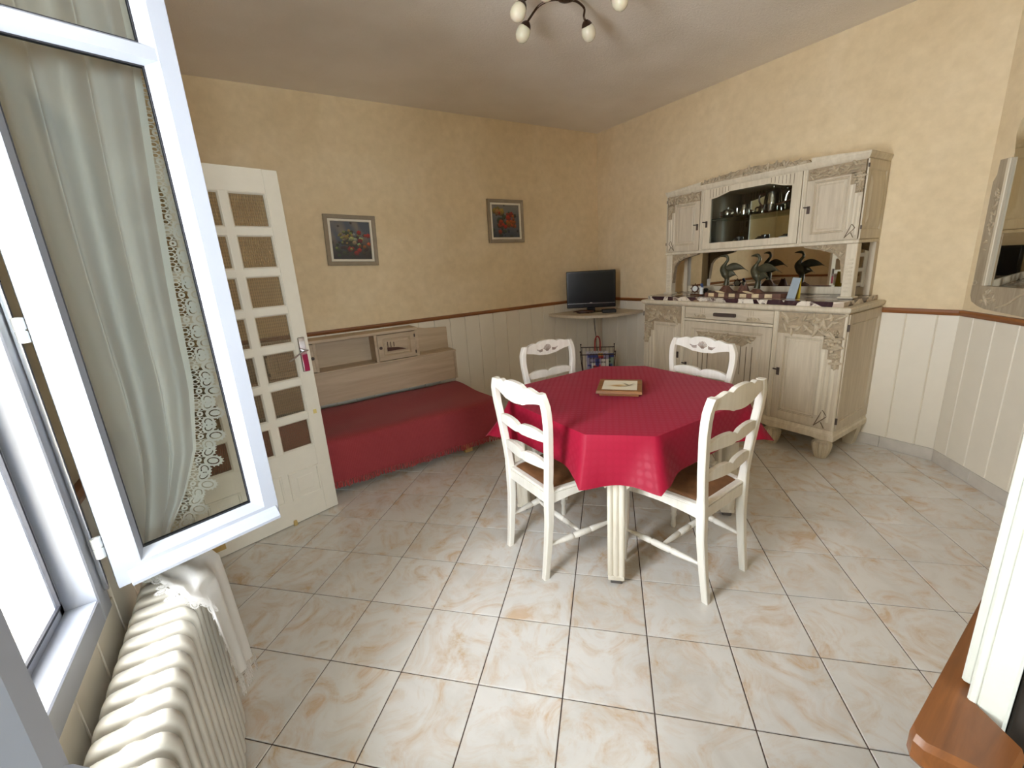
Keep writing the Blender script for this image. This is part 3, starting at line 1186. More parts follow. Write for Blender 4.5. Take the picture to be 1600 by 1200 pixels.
# side doors
for sgn in (-1, 1):
    xo, xi = sgn * 0.806, sgn * 0.408
    x0, x1 = min(xo, xi), max(xo, xi)
    pa, pb = sgn * 0.455, sgn * 0.695
    d = panel_door(sb, 'door', x0, x1, 0.24, 1.035, (min(pa, pb), max(pa, pb), 0.30, 0.865), 0.0)
    c = MB()
    c.box(x0, x1, -0.003, 0.001, 0.885, 1.033)
    c.box(min(sgn * 0.70, xo), max(sgn * 0.70, xo), -0.003, 0.001, 0.80, 0.89)
    c.box(min(sgn * 0.735, xo), max(sgn * 0.735, xo), -0.003, 0.001, 0.735, 0.80)
    c.box(min(sgn * 0.765, xo), max(sgn * 0.765, xo), -0.003, 0.001, 0.675, 0.735)
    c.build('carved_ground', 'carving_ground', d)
    c = MB()

    def field(rng, sgn=sgn):
        if rng.random() < 0.68:
            return (sgn * rng.uniform(0.435, 0.785), rng.uniform(0.905, 1.015))
        t = rng.random()
        return (sgn * lerp(rng.uniform(0.72, 0.785), 0.785, t), lerp(0.885, 0.70, t))
    carve(c, field, 11 if sgn > 0 else 23, 44, 8, 0.038, -0.004, 0.013)
    # the big grape cluster and fan of leaves at the outer shoulder
    for r in range(5):
        for q in range(max(1, 4 - r)):
            c.ell((sgn * (0.722 + 0.024 * q + 0.012 * r), -0.007, 0.86 - 0.024 * r), (0.0125, 0.010, 0.0125), 8, 5)
    for q in range(4):
        c.ell((sgn * (0.70 + 0.018 * q), -0.007, 0.905 - 0.004 * q), (0.055, 0.008, 0.008), 8, 4, Matrix.Rotation(sgn * (0.55 + 0.12 * q), 3, 'Y'))
    c.build('grape_carving', 'carving', d, True, 50)
    # stepped ribs under the carving and the folded motif at the foot
    rb = MB()
    for k, (xa, zt_) in enumerate(((0.705, 0.80), (0.742, 0.735), (0.775, 0.675))):
        rb.lathe([(0.011, 0.33 - 0.02 * k), (0.012, zt_ - 0.002)], 8, (sgn * xa, 0.002, 0), squash=(1.25, 0.6))
    rb.build('stepped_rib', 'limed_pale', d, True)
    kt = MB()
    for (xa, za), (xb, zb) in (((0.70, 0.25), (0.745, 0.375)), ((0.745, 0.375), (0.775, 0.335)), ((0.775, 0.335), (0.70, 0.25)), ((0.742, 0.285), (0.765, 0.245))):
        kt.tube([(sgn * xa, -0.002, za), (sgn * xb, -0.002, zb)], 0.003, 5)
    kt.build('folded_motif', 'groove_brown', d)
    lock(d, sgn * 0.432, 0.615, 0.0, -1)
    for z in (0.31, 0.95):
        hh = MB()
        hh.lathe([(0.007, z - 0.022), (0.007, z + 0.022)], 8, (sgn * (W2 + 0.010), 0.010, 0))
        hh.build('hinge', 'lock_plate', d)
# drawer and centre door
d = MB()
d.box(-0.368, 0.368, 0.0, 0.02, 0.942, 1.036, 0.003)
dr = d.build('drawer', 'limed_h', sb)
h = MB()
h.box(-0.092, 0.092, -0.028, -0.004, 0.972, 1.0, 0.005)
h.box(-0.075, -0.06, -0.006, 0.0, 0.978, 0.994)
h.box(0.06, 0.075, -0.006, 0.0, 0.978, 0.994)
h.build('bar_handle', 'lock_plate', dr)
for sgn in (-1, 1):
    c = MB()
    for k in range(3):
        c.box(sgn * (0.185 + 0.018 * k) - 0.0012, sgn * (0.185 + 0.018 * k) + 0.0012, -0.0015, 0.0, 0.985, 1.034)
    c.loft([[(sgn * x, y, z) for x, z in ((0.17, 0.946), (0.178, 0.975), (0.23, 0.978), (0.255, 0.962), (0.34, 0.946))] for y in (0.0, -0.004)])
    carve(c, lambda rng, sgn=sgn: (sgn * rng.uniform(0.185, 0.27), rng.uniform(0.952, 0.968)), 5, 8, 1, 0.014, -0.005, 0.005)
    c.build('drawer_carving', 'carving', dr)
m = MB()
m.box(-0.372, 0.372, -0.006, 0.022, 0.918, 0.938, 0.003)
m.build('drawer_rail', 'limed_pale', sb)
d = panel_door(sb, 'door', -0.368, 0.368, 0.24, 0.914, (-0.30, 0.30, 0.31, 0.86), 0.0)
c = MB()
c.loft([[(x, y, z) for x, z in ((-0.255, 0.832), (0.255, 0.832), (0.235, 0.80), (0.20, 0.78), (0.15, 0.745), (0.05, 0.765), (-0.05, 0.765), (-0.15, 0.745), (-0.20, 0.78), (-0.235, 0.80))] for y in (0.006, 0.002)])
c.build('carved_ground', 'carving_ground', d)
c = MB()
carve(c, lambda rng: (rng.uniform(-0.23, 0.23), rng.uniform(0.77, 0.825)), 31, 36, 9, 0.027, 0.001, 0.012)
c.build('garland_carving', 'carving', d, True, 50)
for sgn in (-1, 1):
    for k in range(3):
        gl = MB()
        gl.box(sgn * (0.14 + 0.045 * k) - 0.0012, sgn * (0.14 + 0.045 * k) + 0.0012, -0.0005, 0.006, 0.52 - 0.06 * k, 0.75)
        gl.build('stepped_line', 'groove_brown', d)
lock(d, -0.345, 0.535, 0.0, -1)

# marble slab
ms = thing('marble_slab', 'dark and white breccia marble slab lying on the sideboard', 'marble slab', SB, -pi / 2)
m = MB()
out = [(-0.80, 0.03), (-0.74, 0.0), (-0.45, 0.0), (-0.40, 0.012), (0.40, 0.012), (0.45, 0.0), (0.79, 0.0), (0.79, 0.54), (-0.80, 0.54)]
m.loft([[(x, y, z) for x, y in out] for z in (1.0825, 1.1150)])
m.build('slab', 'marble', ms)

# ------------------------------------------------------------------ hutch with glass front
HU = (3.19, -0.72, 0)
hu = thing('display_hutch', 'limed-wood display hutch with glass front and carved crest above the marble', 'hutch', HU, -pi / 2)
HW, HD = 0.745, 0.335
ZB, ZT = 1.50, 1.99
m = MB()
m.box(-HW, -0.40, 0.02, HD, ZB, ZT)
m.box(0.40, HW, 0.02, HD, ZB, ZT)
m.box(-0.40, 0.40, 0.02, HD, ZT - 0.012, ZT)
m.box(-0.40, 0.40, 0.02, HD, ZB, ZB + 0.014)
m.build('carcass', 'limed', hu)
m = MB()
m.box(-0.40, 0.40, HD - 0.02, HD, ZB + 0.014, ZT - 0.012)
m.build('back_panel', 'limed_pale', hu)
m = MB()
m.box(-0.398, 0.398, HD - 0.026, HD - 0.021, ZB + 0.016, ZT - 0.014)
m.build('back_mirror', 'mirror', hu)
m = MB()
m.loft([[(sx * (HW + e), -e, z) if k < 2 else (sx * (HW + e), HD, z) for k, sx in enumerate((-1, 1, 1, -1))] for e, z in ((0.0, 1.985), (0.006, 1.992), (0.010, 2.0), (0.016, 2.018), (0.016, 2.028), (0.0, 2.03))])
m.build('cornice', 'limed_pale', hu)
m = MB()
m.box(-HW - 0.008, HW + 0.008, -0.006, HD, 1.478, 1.50, 0.004)
m.build('bottom_rail', 'limed_pale', hu)
for sgn in (-1, 1):
    x = sgn * HW
    m = MB()
    rr = []
    for ins, dx in ((0.0, 0.0), (0.0, 0.008), (0.035, 0.008), (0.04, 0.002), (0.05, 0.006), (0.08, 0.012)):
        rr.append([(x + sgn * dx, 0.0 + ins, ZB + 0.004 + ins * 1.6), (x + sgn * dx, HD - ins, ZB + 0.004 + ins * 1.6), (x + sgn * dx, HD - ins, ZT - 0.006 - ins * 1.6), (x + sgn * dx, ins, ZT - 0.006 - ins * 1.6)])
    m.loft(rr)
    m.build('side_panel', 'limed_pale', hu)
    # carved side door
    xo, xi = sgn * 0.738, sgn * 0.412
    x0, x1 = min(xo, xi), max(xo, xi)
    pa, pb = sgn * 0.455, sgn * 0.655
    d = panel_door(hu, 'door', x0, x1, ZB + 0.005, ZT - 0.005, (min(pa, pb), max(pa, pb), 1.555, 1.90), 0.0)
    c = MB()
    c.box(x0, x1, -0.003, 0.001, 1.91, 1.983)
    c.box(min(sgn * 0.665, xo), max(sgn * 0.665, xo), -0.003, 0.001, 1.845, 1.915)
    c.box(min(sgn * 0.695, xo), max(sgn * 0.695, xo), -0.003, 0.001, 1.79, 1.845)
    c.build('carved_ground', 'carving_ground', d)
    c = MB()

    def field(rng, sgn=sgn):
        if rng.random() < 0.72:
            return (sgn * rng.uniform(0.425, 0.725), rng.uniform(1.922, 1.972))
        t = rng.random()
        return (sgn * lerp(rng.uniform(0.68, 0.725), 0.72, t), lerp(1.91, 1.80, t))
    carve(c, field, 41 if sgn > 0 else 43, 40, 8, 0.028, -0.004, 0.012)
    for r in range(4):
        for q in range(max(1, 3 - r)):
            c.ell((sgn * (0.682 + 0.018 * q + 0.009 * r), -0.006, 1.89 - 0.018 * r), (0.0095, 0.008, 0.0095), 8, 5)
    c.build('grape_carving', 'carving', d, True, 50)
    rb = MB()
    for k, (xa, zt_) in enumerate(((0.672, 1.842), (0.700, 1.79), (0.722, 1.77))):
        rb.lathe([(0.008, 1.57 - 0.02 * k), (0.009, zt_)], 8, (sgn * xa, 0.002, 0), squash=(1.2, 0.6))
    rb.build('stepped_rib', 'limed_pale', d, True)
    kt = MB()
    for (xa, za), (xb, zb) in (((0.665, 1.515), (0.70, 1.60)), ((0.70, 1.60), (0.72, 1.575)), ((0.72, 1.575), (0.665, 1.515)), ((0.70, 1.545), (0.715, 1.515))):
        kt.tube([(sgn * xa, -0.002, za), (sgn * xb, -0.002, zb)], 0.0024, 5)
    kt.build('folded_motif', 'groove_brown', d)
    lock(d, sgn * 0.432, 1.735 if sgn > 0 else 1.712, 0.0, -1, 0.9)
    for z in (1.575, 1.945):
        hh = MB()
        hh.lathe([(0.005, z - 0.012), (0.005, z + 0.012)], 8, (sgn * (HW + 0.006), 0.002, 0))
        hh.build('hinge', 'lock_plate', d)
    # upright bead pair beside the glass door
    m = MB()
    for dx in (-0.008, 0.008):
        m.lathe([(0.006, ZB), (0.006, ZT)], 8, (sgn * 0.393 + dx, 0.004, 0))
    m.box(sgn * 0.393 - 0.016, sgn * 0.393 + 0.016, 0.005, 0.02, ZB, ZT)
    m.build('bead_upright', 'limed_pale', hu, True)
# carved crest
m = MB()
top = [(-0.42, 2.03)]
for i in range(0, 41):
    x = -0.40 + 0.02 * i
    top.append((x, 2.042 + 0.040 * cos(x / 0.42 * pi / 2) + 0.006 * abs(sin(i * 0.9))))
top.append((0.42, 2.03))
m.loft([[(x, y, z) for x, z in top] for y in (0.002, 0.03)])
m.build('crest_ground', 'carving_ground', hu)
m = MB()
carve(m, lambda rng: (lambda x: (x, rng.uniform(2.040, 2.044 + 0.034 * cos(x / 0.42 * pi / 2))))(rng.uniform(-0.385, 0.385)), 71, 46, 9, 0.030, 0.0, 0.014)
m.box(-0.39, 0.39, -0.001, 0.006, 2.032, 2.046)
m.build('carved_crest', 'carving', hu, True, 50)
for sgn in (-1, 1):
    m = MB()
    m.loft([[(sgn * x, y, z) for x, z in ((0.42, 2.03), (0.42, 2.058), (0.60, 2.044), (0.745, 2.03))] for y in (0.004, 0.03)])
    m.build('crest_wing', 'limed_pale', hu)
# centre glazed door: frame with arched head
arch = [(0.312, 1.905), (0.25, 1.915), (0.20, 1.93), (0.15, 1.943), (-0.15, 1.943), (-0.20, 1.93), (-0.25, 1.915), (-0.312, 1.905)]
inner = [(-0.312, 1.555), (0.312, 1.555)] + arch
outer_pts = [(-0.374, 1.506), (0.374, 1.506), (0.374, 1.905), (0.374, 1.985), (0.25, 1.985), (0.15, 1.985), (-0.15, 1.985), (-0.25, 1.985), (-0.374, 1.985), (-0.374, 1.905)]
m = MB()
o10 = [outer_pts[0], outer_pts[1], outer_pts[2], outer_pts[3], outer_pts[4], outer_pts[5], outer_pts[6], outer_pts[7], outer_pts[8], outer_pts[9]]
i10 = [inner[0], inner[1], inner[2], inner[3], inner[4], inner[5], inner[6], inner[7], inner[8], inner[9]]
rg = lambda P, y: [(x, y, z) for x, z in P]
m.loft([rg(o10, 0.02), rg(o10, 0.0), rg(i10, 0.0), rg(i10, 0.02)], cap=False)
gd = m.build('glass_door', 'limed_pale', hu)
for sgn in (-1, 1):
    for k in range(7):
        m = MB()
        x = sgn * (0.165 + 0.026 * k)
        zb_ = interp([(0.15, 1.948), (0.25, 1.922), (0.33, 1.908)], abs(x))
        m.box(x - 0.0014, x + 0.0014, -0.001, 0.001, zb_ + 0.004, 1.982)
        m.build('reed_line', 'groove_brown', gd)
m = MB()
m.loft([rg([(x * 1.01, lerp(1.72, z, 1.01)) for x, z in i10], y) for y in (0.010, 0.013)])
m.build('glass', 'cabinet_glass', gd)
lock(gd, -0.345, 1.725, 0.0, -1, 0.9)
m = MB()
m.box(-0.396, 0.396, 0.035, HD - 0.03, 1.744, 1.750)
m.build('glass_shelf', 'shelf_glass', hu)
for x in (-0.36, -0.18, 0.18, 0.36):
    m = MB()
    m.lathe([(0.004, 1.738), (0.004, 1.744)], 6, (x, HD - 0.04, 0))
    m.build('shelf_peg', 'steel', hu)
# posts, brackets and mirror back of the open bay
for sgn in (-1, 1):
    m = MB()
    m.box(sgn * 0.715 - 0.032, sgn * 0.715 + 0.032, 0.004, 0.066, 1.128, 1.478, 0.004)
    m.box(sgn * 0.715 - 0.046, sgn * 0.715 + 0.046, -0.008, 0.08, 1.1155, 1.130, 0.004)
    m.build('post', 'limed_pale', hu)
    for k in range(9):
        n = MB()
        n.box(sgn * 0.715 - 0.018, sgn * 0.715 + 0.018, 0.0, 0.006, 1.16 + k * 0.026, 1.172 + k * 0.026, 0.002)
        n.build('carved_bead', 'limed_pale', hu)
    m = MB()
    curve = [(0.683, 1.478), (0.42, 1.478), (0.43, 1.466), (0.54, 1.443), (0.62, 1.415), (0.655, 1.37), (0.668, 1.29), (0.675, 1.22), (0.683, 1.22)]
    m.loft([[(sgn * x, y, z) for x, z in curve] for y in (0.01, 0.05)])
    m.build('bracket', 'carving_ground', hu)
    m = MB()
    carve(m, lambda rng, sgn=sgn: (lambda t: (sgn * lerp(0.47, 0.665, t), lerp(1.468, 1.40, t * t) + rng.uniform(-.006, .006)))(rng.random()), 81, 22, 3, 0.02, 0.008, 0.010)
    m.build('carved_bracket', 'carving', hu, True, 50)
    m = MB()
    m.box(sgn * 0.735 - 0.018, sgn * 0.735 + 0.018, HD - 0.05, HD, 1.1155, 1.478)
    m.build('back_post', 'limed', hu)
m = MB()
m.box(-0.72, 0.72, HD - 0.03, HD, 1.1155, 1.172, 0.003)
m.build('mirror_rail', 'limed_pale', hu)
m = MB()
m.box(-0.72, 0.72, HD - 0.022, HD - 0.016, 1.172, 1.478)
m.build('bay_mirror', 'mirror', hu)

# ------------------------------------------------------------------ silver and china inside the hutch (world coordinates)
SH = 1.7502
CB = 1.5142


def pot(name, label, cat, loc, prof, mat, lid=True, handle=None, spout=None, rot=0.0, hmat='wood_handle'):
    t = thing(name, label, cat, loc, rot)
    m = MB()
    m.lathe(prof, 24)
    m.build('body', mat, t, True, 50)
    h = prof[-1][1]
    r = max(p[0] for p in prof[-3:])
    if lid:
        m = MB()
        m.lathe([(r * .96, h), (r * .8, h + r * .18), (r * .3, h + r * .3), (r * .12, h + r * .34), (r * .18, h + r * .5), (r * .14, h + r * .62), (0.0, h + r * .64)], 20)
        m.build('lid', mat, t, True, 50)
    if handle:
        m = MB()
        m.tube(bez(handle, 6), 0.0065, 8)
        m.build('handle', hmat, t, True)
    if spout:
        m = MB()
        pth = bez(spout, 5)
        m.tube(pth, [lerp(0.012, 0.006, i / (len(pth) - 1)) for i in range(len(pth))], 8)
        m.build('spout', mat, t, True)
    return t


tau = lambda *p: [tuple(q) for q in p]
pot('sugar_bowl', 'low lidded silver sugar bowl on the glass shelf', 'sugar bowl', (3.35, -0.465, SH),
    tau((0, 0.0), (0.03, 0.0), (0.042, 0.012), (0.046, 0.035), (0.043, 0.055), (0.040, 0.06)), 'silver',
    handle=[(0, 0.044, 0.048), (0, 0.066, 0.05), (0, 0.066, 0.022), (0, 0.042, 0.016)])
pot('cream_jug', 'silver cream jug with tapering sides on the glass shelf', 'jug', (3.36, -0.60, SH),
    tau((0, 0.0), (0.034, 0.0), (0.038, 0.01), (0.034, 0.06), (0.030, 0.085), (0.029, 0.09), (0.026, 0.089), (0.0, 0.06)), 'silver', lid=False,
    handle=[(0, 0.032, 0.078), (0, 0.06, 0.074), (0, 0.058, 0.03), (0, 0.036, 0.018)], hmat='silver')
pot('coffee_pot', 'tall silver coffee pot with brown curved handle on the glass shelf', 'coffee pot', (3.40, -0.80, SH),
    tau((0, 0.0), (0.06, 0.0), (0.066, 0.015), (0.062, 0.08), (0.056, 0.15), (0.054, 0.165), (0.052, 0.17)), 'silver',
    handle=[(0, 0.056, 0.145), (0, 0.10, 0.15), (0, 0.105, 0.10), (0, 0.075, 0.055), (0, 0.06, 0.04)],
    spout=[(0, -0.055, 0.04), (0, -0.09, 0.07), (0, -0.10, 0.12), (0, -0.115, 0.145)])
pot('milk_pan', 'small silver milk pan with dark side handle on the glass shelf', 'milk pan', (3.265, -0.86, SH),
    tau((0, 0.0), (0.036, 0.0), (0.042, 0.012), (0.042, 0.05), (0.044, 0.055), (0.040, 0.054), (0.038, 0.012), (0.0, 0.01)), 'silver', lid=False,
    handle=[(0, -0.042, 0.045), (0, -0.08, 0.055), (0, -0.14, 0.066)])
pot('silver_dish', 'shallow silver dish between jug and coffee pot', 'dish', (3.33, -0.695, SH),
    tau((0, 0.0), (0.02, 0.0), (0.034, 0.012), (0.036, 0.02), (0.033, 0.019), (0.02, 0.006), (0.0, 0.005)), 'silver', lid=False)
for i, (y, lab) in enumerate(((-0.59, 'small dark mug standing apart, under the cream jug'), (-0.80, 'small dark mug standing against the stacked saucers'))):
    pot('mug', lab, 'mug', (3.33, y, CB), tau((0, 0), (0.026, 0), (0.029, 0.006), (0.030, 0.075), (0.027, 0.075), (0.026, 0.01), (0, 0.008)), 'cup_dark', lid=False,
        handle=[(0, 0.029, 0.06), (0, 0.048, 0.055), (0, 0.048, 0.025), (0, 0.029, 0.018)], hmat='cup_dark')
for y, n, lab in ((-0.455, 5, 'pale china saucer stacked beside the dark mug at the lock side of the hutch'), (-0.728, 5, 'pale china saucer stacked between the two dark mugs'), (-0.935, 6, 'pale china saucer stacked under the silver milk pan')):
    for q in range(n):
        m = MB()
        m.lathe([(0, 0), (0.022, 0.0), (0.026, 0.002), (0.042, 0.010), (0.043, 0.012), (0.025, 0.005), (0, 0.004)], 18)
        o = m.build('saucer', 'porcelain', None, True, 50)
        o.location = (3.35, y, CB + q * 0.0075)
        tag(o, lab, 'saucer', 'saucers in the hutch')

# ------------------------------------------------------------------ on the marble
MZ = 1.1152


def bird(label, loc, rotz, s=1.0, wing=1.0, hb=0.03):
    """local: bird faces +y (world, towards the window side), wings swept to -y."""
    t = thing('bronze_bird', label, 'bird sculpture', loc, rotz)
    m = MB()
    # legs and rocky tuft of grass they rise from
    body = bez([(0, 0.005, 0.02), (0, 0.0, 0.065), (0, 0.012, 0.10), (0, 0.03, 0.14), (0, 0.018, 0.175), (0, 0.002, 0.20), (0, 0.008, 0.225), (0, 0.03, 0.232), (0, 0.062, 0.228)], 5)
    rad = []
    n = len(body) - 1
    for i in range(n + 1):
        rad.append(s * interp([(0, 0.020), (0.12, 0.016), (0.24, 0.030), (0.36, 0.026), (0.5, 0.011), (0.72, 0.0085), (0.82, 0.012), (0.9, 0.008), (1.0, 0.0015)], i / n))
    m.tube([(x * s, y * s, z * s + hb) for x, y, z in body], rad, 12)
    m.build('body', 'verdigris', t, True, 60)
    for k, (tilt, ln, zz) in enumerate(((0.18, 0.155, 0.128), (-0.12, 0.085, 0.09))):
        w = MB()

        def surf(u, v, tilt=tilt, ln=ln, zz=zz):
            a = u * 2 * pi
            tt = v
            y = -tt * ln * wing + 0.01
            wd = 0.030 * sin(pi * min(tt * 1.05 + 0.12, 1.0)) ** 0.7 * (1.15 - 0.6 * tt)
            z = zz + 0.035 * sin(tt * 1.9) - tt * tt * 0.045 + tilt * 0.06 * (1 - tt)
            return ((cos(a) * 0.011 * (1 - 0.6 * tt)) * s, y * s, (z + sin(a) * wd) * s + hb)
        w.grid(12, 10, surf)
        w.build('wing', 'verdigris', t, True, 60)
    rg_ = random.Random(int(s * 100))
    r0, r1 = [], []
    for i in range(9):
        a = 2 * pi * i / 9
        r = 0.07 * rg_.uniform(.75, 1.1)
        r0.append((cos(a) * r * .8, sin(a) * r, 0.0))
        r1.append((cos(a) * r * .35, sin(a) * r * .4, (hb + 0.024) * rg_.uniform(.6, 1)))
    k_ = MB()
    k_.loft([r0, r1])
    k_.build('rock_base', 'driftwood', t)
    return t


# burl tray with inlaid edge
tr = thing('burl_tray', 'dark wooden tray base with inlaid bone blocks, carrying the bronze birds', 'tray', (0, 0, 0))
m = MB()
m.loft([[(x, y, z) for x, y in ((3.09, -1.07), (3.06, -0.80), (3.07, -0.47), (3.16, -0.43), (3.26, -0.46), (3.27, -1.05), (3.20, -1.10))] for z in (MZ, MZ + 0.034)])
m.build('tray_body', 'driftwood', tr)
prev = [(3.07, -0.47), (3.0595, -0.80), (3.0895, -1.07)]
for k in range(6):
    t0 = 0.06 + k * 0.155
    y0 = lerp(-0.47, -1.06, t0)
    y1 = lerp(-0.47, -1.06, t0 + 0.085)
    xf = lambda y: interp([(0.0, 3.07), (0.33, 3.06), (0.60, 3.09)], -0.47 - y)
    n = MB()
    n.loft([[(xf(y) - 0.002, y, MZ + 0.004), (xf(y) + 0.01, y, MZ + 0.004), (xf(y) + 0.01, y, MZ + 0.032), (xf(y) - 0.002, y, MZ + 0.032)] for y in (y0, y1)])
    n.build('bone_block', 'bone', tr)
rk = MB()
rng = random.Random(4)
for (cx, cy, hh, rr) in ((3.195, -0.735, 0.075, 0.05),):
    ring0, ring1 = [], []
    for i in range(9):
        a = 2 * pi * i / 9
        r = rr * rng.uniform(.75, 1.1)
        ring0.append((cx + cos(a) * r * .8, cy + sin(a) * r, MZ + 0.034))
        ring1.append((cx + cos(a) * r * .35, cy + sin(a) * r * .4, MZ + 0.034 + hh * rng.uniform(.5, 1)))
    rk.loft([ring0, ring1])
rk.build('burl_rock', 'driftwood', tr)
ww = MB()
for (cx, cy) in ((3.095, -0.60), (3.10, -0.83)):
    ww.ell((cx - 0.012, cy, MZ + 0.040), (0.010, 0.05, 0.009), 10, 5, Matrix.Rotation(0.2, 3, 'X'))
ww.build('white_stripe', 'bone', tr, True)
bird('bronze bird with raised swept wings beside the little wheel clock', (3.17, -0.60, MZ + 0.0345), radians(8), 1.12, 1.0, 0.034)
bird('bronze bird with long drooping wings beside the folded card', (3.155, -0.865, MZ + 0.0345), radians(-6), 1.18, 1.05, 0.011)
cardt = thing('folded_card', 'yellow and blue folded card leaning at the end of the tray', 'card', (3.12, -1.12, MZ), radians(-90))
m = MB()
m.loft([[(-0.02, -0.01 + y, 0.0), (0.04, -0.01 + y, 0.0), (0.055, 0.02 + y, 0.145), (0.0, 0.02 + y, 0.15)] for y in (0.0, 0.0018)])
m.build('front_leaf', 'card_blue', cardt)
m = MB()
m.loft([[(-0.02 + 0.02, 0.052 + y, 0.0), (0.045, 0.052 + y, 0.0), (0.056, 0.0222 + y, 0.145), (0.002, 0.0222 + y, 0.15)] for y in (0.0, 0.0018)])
m.build('back_leaf', 'card_yellow', cardt)
ck = thing('wheel_clock', 'little ship wheel clock ornament with blue and white figure', 'ornament', (3.17, -0.33, MZ), -pi / 2)
m = MB()
m.box(-0.06, 0.06, -0.02, 0.03, 0, 0.012, 0.003)
m.build('base', 'wood_handle', ck)
m = MB()
ringp = [(-0.022 + 0.03 * cos(a * pi / 8), 0.0, 0.058 + 0.03 * sin(a * pi / 8)) for a in range(17)]
m.tube(ringp, 0.006, 6)
for a in range(8):
    b = a * pi / 4
    m.tube([(-0.022 + 0.03 * cos(b), 0, 0.058 + 0.03 * sin(b)), (-0.022 + 0.047 * cos(b), 0, 0.058 + 0.047 * sin(b))], 0.0035, 5)
m.build('wheel', 'wood_handle', ck, True)
m = MB()
m.lathe([(0.0, -0.006), (0.024, -0.006), (0.024, 0.006), (0, 0.006)], 16, (-0.022, 0, 0.058), (0, 1, 0))
m.build('dial', 'porcelain', ck)
m = MB()
m.lathe([(0, 0.012), (0.017, 0.012), (0.015, 0.04), (0.018, 0.065), (0.008, 0.078), (0, 0.08)], 12, (0.038, 0.004, 0))
m.build('figure', 'porcelain', ck, True)
m = MB()
m.ell((0.038, 0.004, 0.092), (0.014, 0.014, 0.013), 10, 6)
m.ell((0.046, 0.002, 0.075), (0.012, 0.012, 0.010), 8, 5)
m.build('cap', 'figure_blue', ck, True)
bx = MB()
bx.box(3.27, 3.34, -0.36, -0.29, MZ, MZ + 0.03, 0.004)
bx.ell((3.30, -0.325, MZ + 0.04), (0.02, 0.025, 0.014), 10, 6)
tag(bx.build('trinket_box', 'black_plastic'), 'tiny black trinket box behind the wheel clock', 'trinket box')

# ------------------------------------------------------------------ table
TB = thing('dining_table', 'white ribbed-leg dining table under the red cloth', 'table', (0, 0, 0))
TX0, TX1, TY0, TY1, CUT, TZ = 0.89, 1.995, -1.585, -0.545, 0.21, 0.747
OCT = [(TX0 + CUT, TY0), (TX1 - CUT, TY0), (TX1, TY0 + CUT), (TX1, TY1 - CUT), (TX1 - CUT, TY1), (TX0 + CUT, TY1), (TX0, TY1 - CUT), (TX0, TY0 + CUT)]
m = MB()
m.loft([[(x, y, z) for x, y in OCT] for z in (TZ - 0.03, TZ - 0.003)])
m.build('table_top', 'table_white', TB)
tcx, tcy = (TX0 + TX1) / 2, (TY0 + TY1) / 2
m = MB()
for k in range(8):
    a, b = OCT[k], OCT[(k + 1) % 8]
    sc = 0.86
    A = (tcx + (a[0] - tcx) * sc, tcy + (a[1] - tcy) * sc)
    B = (tcx + (b[0] - tcx) * sc, tcy + (b[1] - tcy) * sc)
    ln = hypot(B[0] - A[0], B[1] - A[1])
    nx, ny = (B[1] - A[1]) / ln * 0.01, -(B[0] - A[0]) / ln * 0.01
    m.loft([[(A[0] + nx, A[1] + ny, z), (B[0] + nx, B[1] + ny, z), (B[0] - nx, B[1] - ny, z), (A[0] - nx, A[1] - ny, z)] for z in (TZ - 0.12, TZ - 0.03)])
m.build('apron', 'table_white', TB)


def ribbed(w=0.078, d=0.054):
    """cross-section of the leg: three rounded ribs on the two broad faces."""
    pts = []
    for side in (-1, 1):
        for kk in range(3):
            x0 = -w / 2 + kk * w / 3
            for j in range(5):
                t = j / 4
                x = x0 + w / 3 * t
                y = d / 2 + 0.008 * sin(pi * t) ** 0.6
                pts.append((x * -side, y * side) if side > 0 else (x, -y))
    return pts


legm = MB()
sec = ribbed()
legm.loft([[(x, y, z) for x, y in sec] for z in (0.048, 0.62)])
lm = legm.mesh('leg', 'table_white', True, 50)
baset = MB()
baset.box(-0.037, 0.037, -0.036, 0.036, 0.026, 0.050, 0.003)
bm_ = baset.mesh('leg_block', 'table_white')
pad = MB()
pad.box(-0.026, 0.026, -0.024, 0.024, 0.0, 0.027, 0.004)
pdm = pad.mesh('caster_pad', 'rubber_grey')
ear = MB()
for sg in (-1, 1):
    ear.loft([[(sg * x, y, z) for x, z in ((0.038, 0.70), (0.066, 0.70), (0.066, 0.53), (0.058, 0.505), (0.048, 0.495), (0.040, 0.50))] for y in (-0.02, 0.02)])
earm = ear.mesh('ear_bracket', 'table_white')
for (x, y, a) in ((0.996, -1.454, radians(-45)), (1.889, -1.454, radians(45)), (1.889, -0.676, radians(135)), (0.996, -0.676, radians(-135))):
    lg = link('leg', lm, TB)
    lg.location = (x, y, 0)
    lg.rotation_euler = (0, 0, a)
    for nm, me in (('leg_block', bm_), ('caster_pad', pdm), ('ear_bracket', earm)):
        link(nm, me, lg)

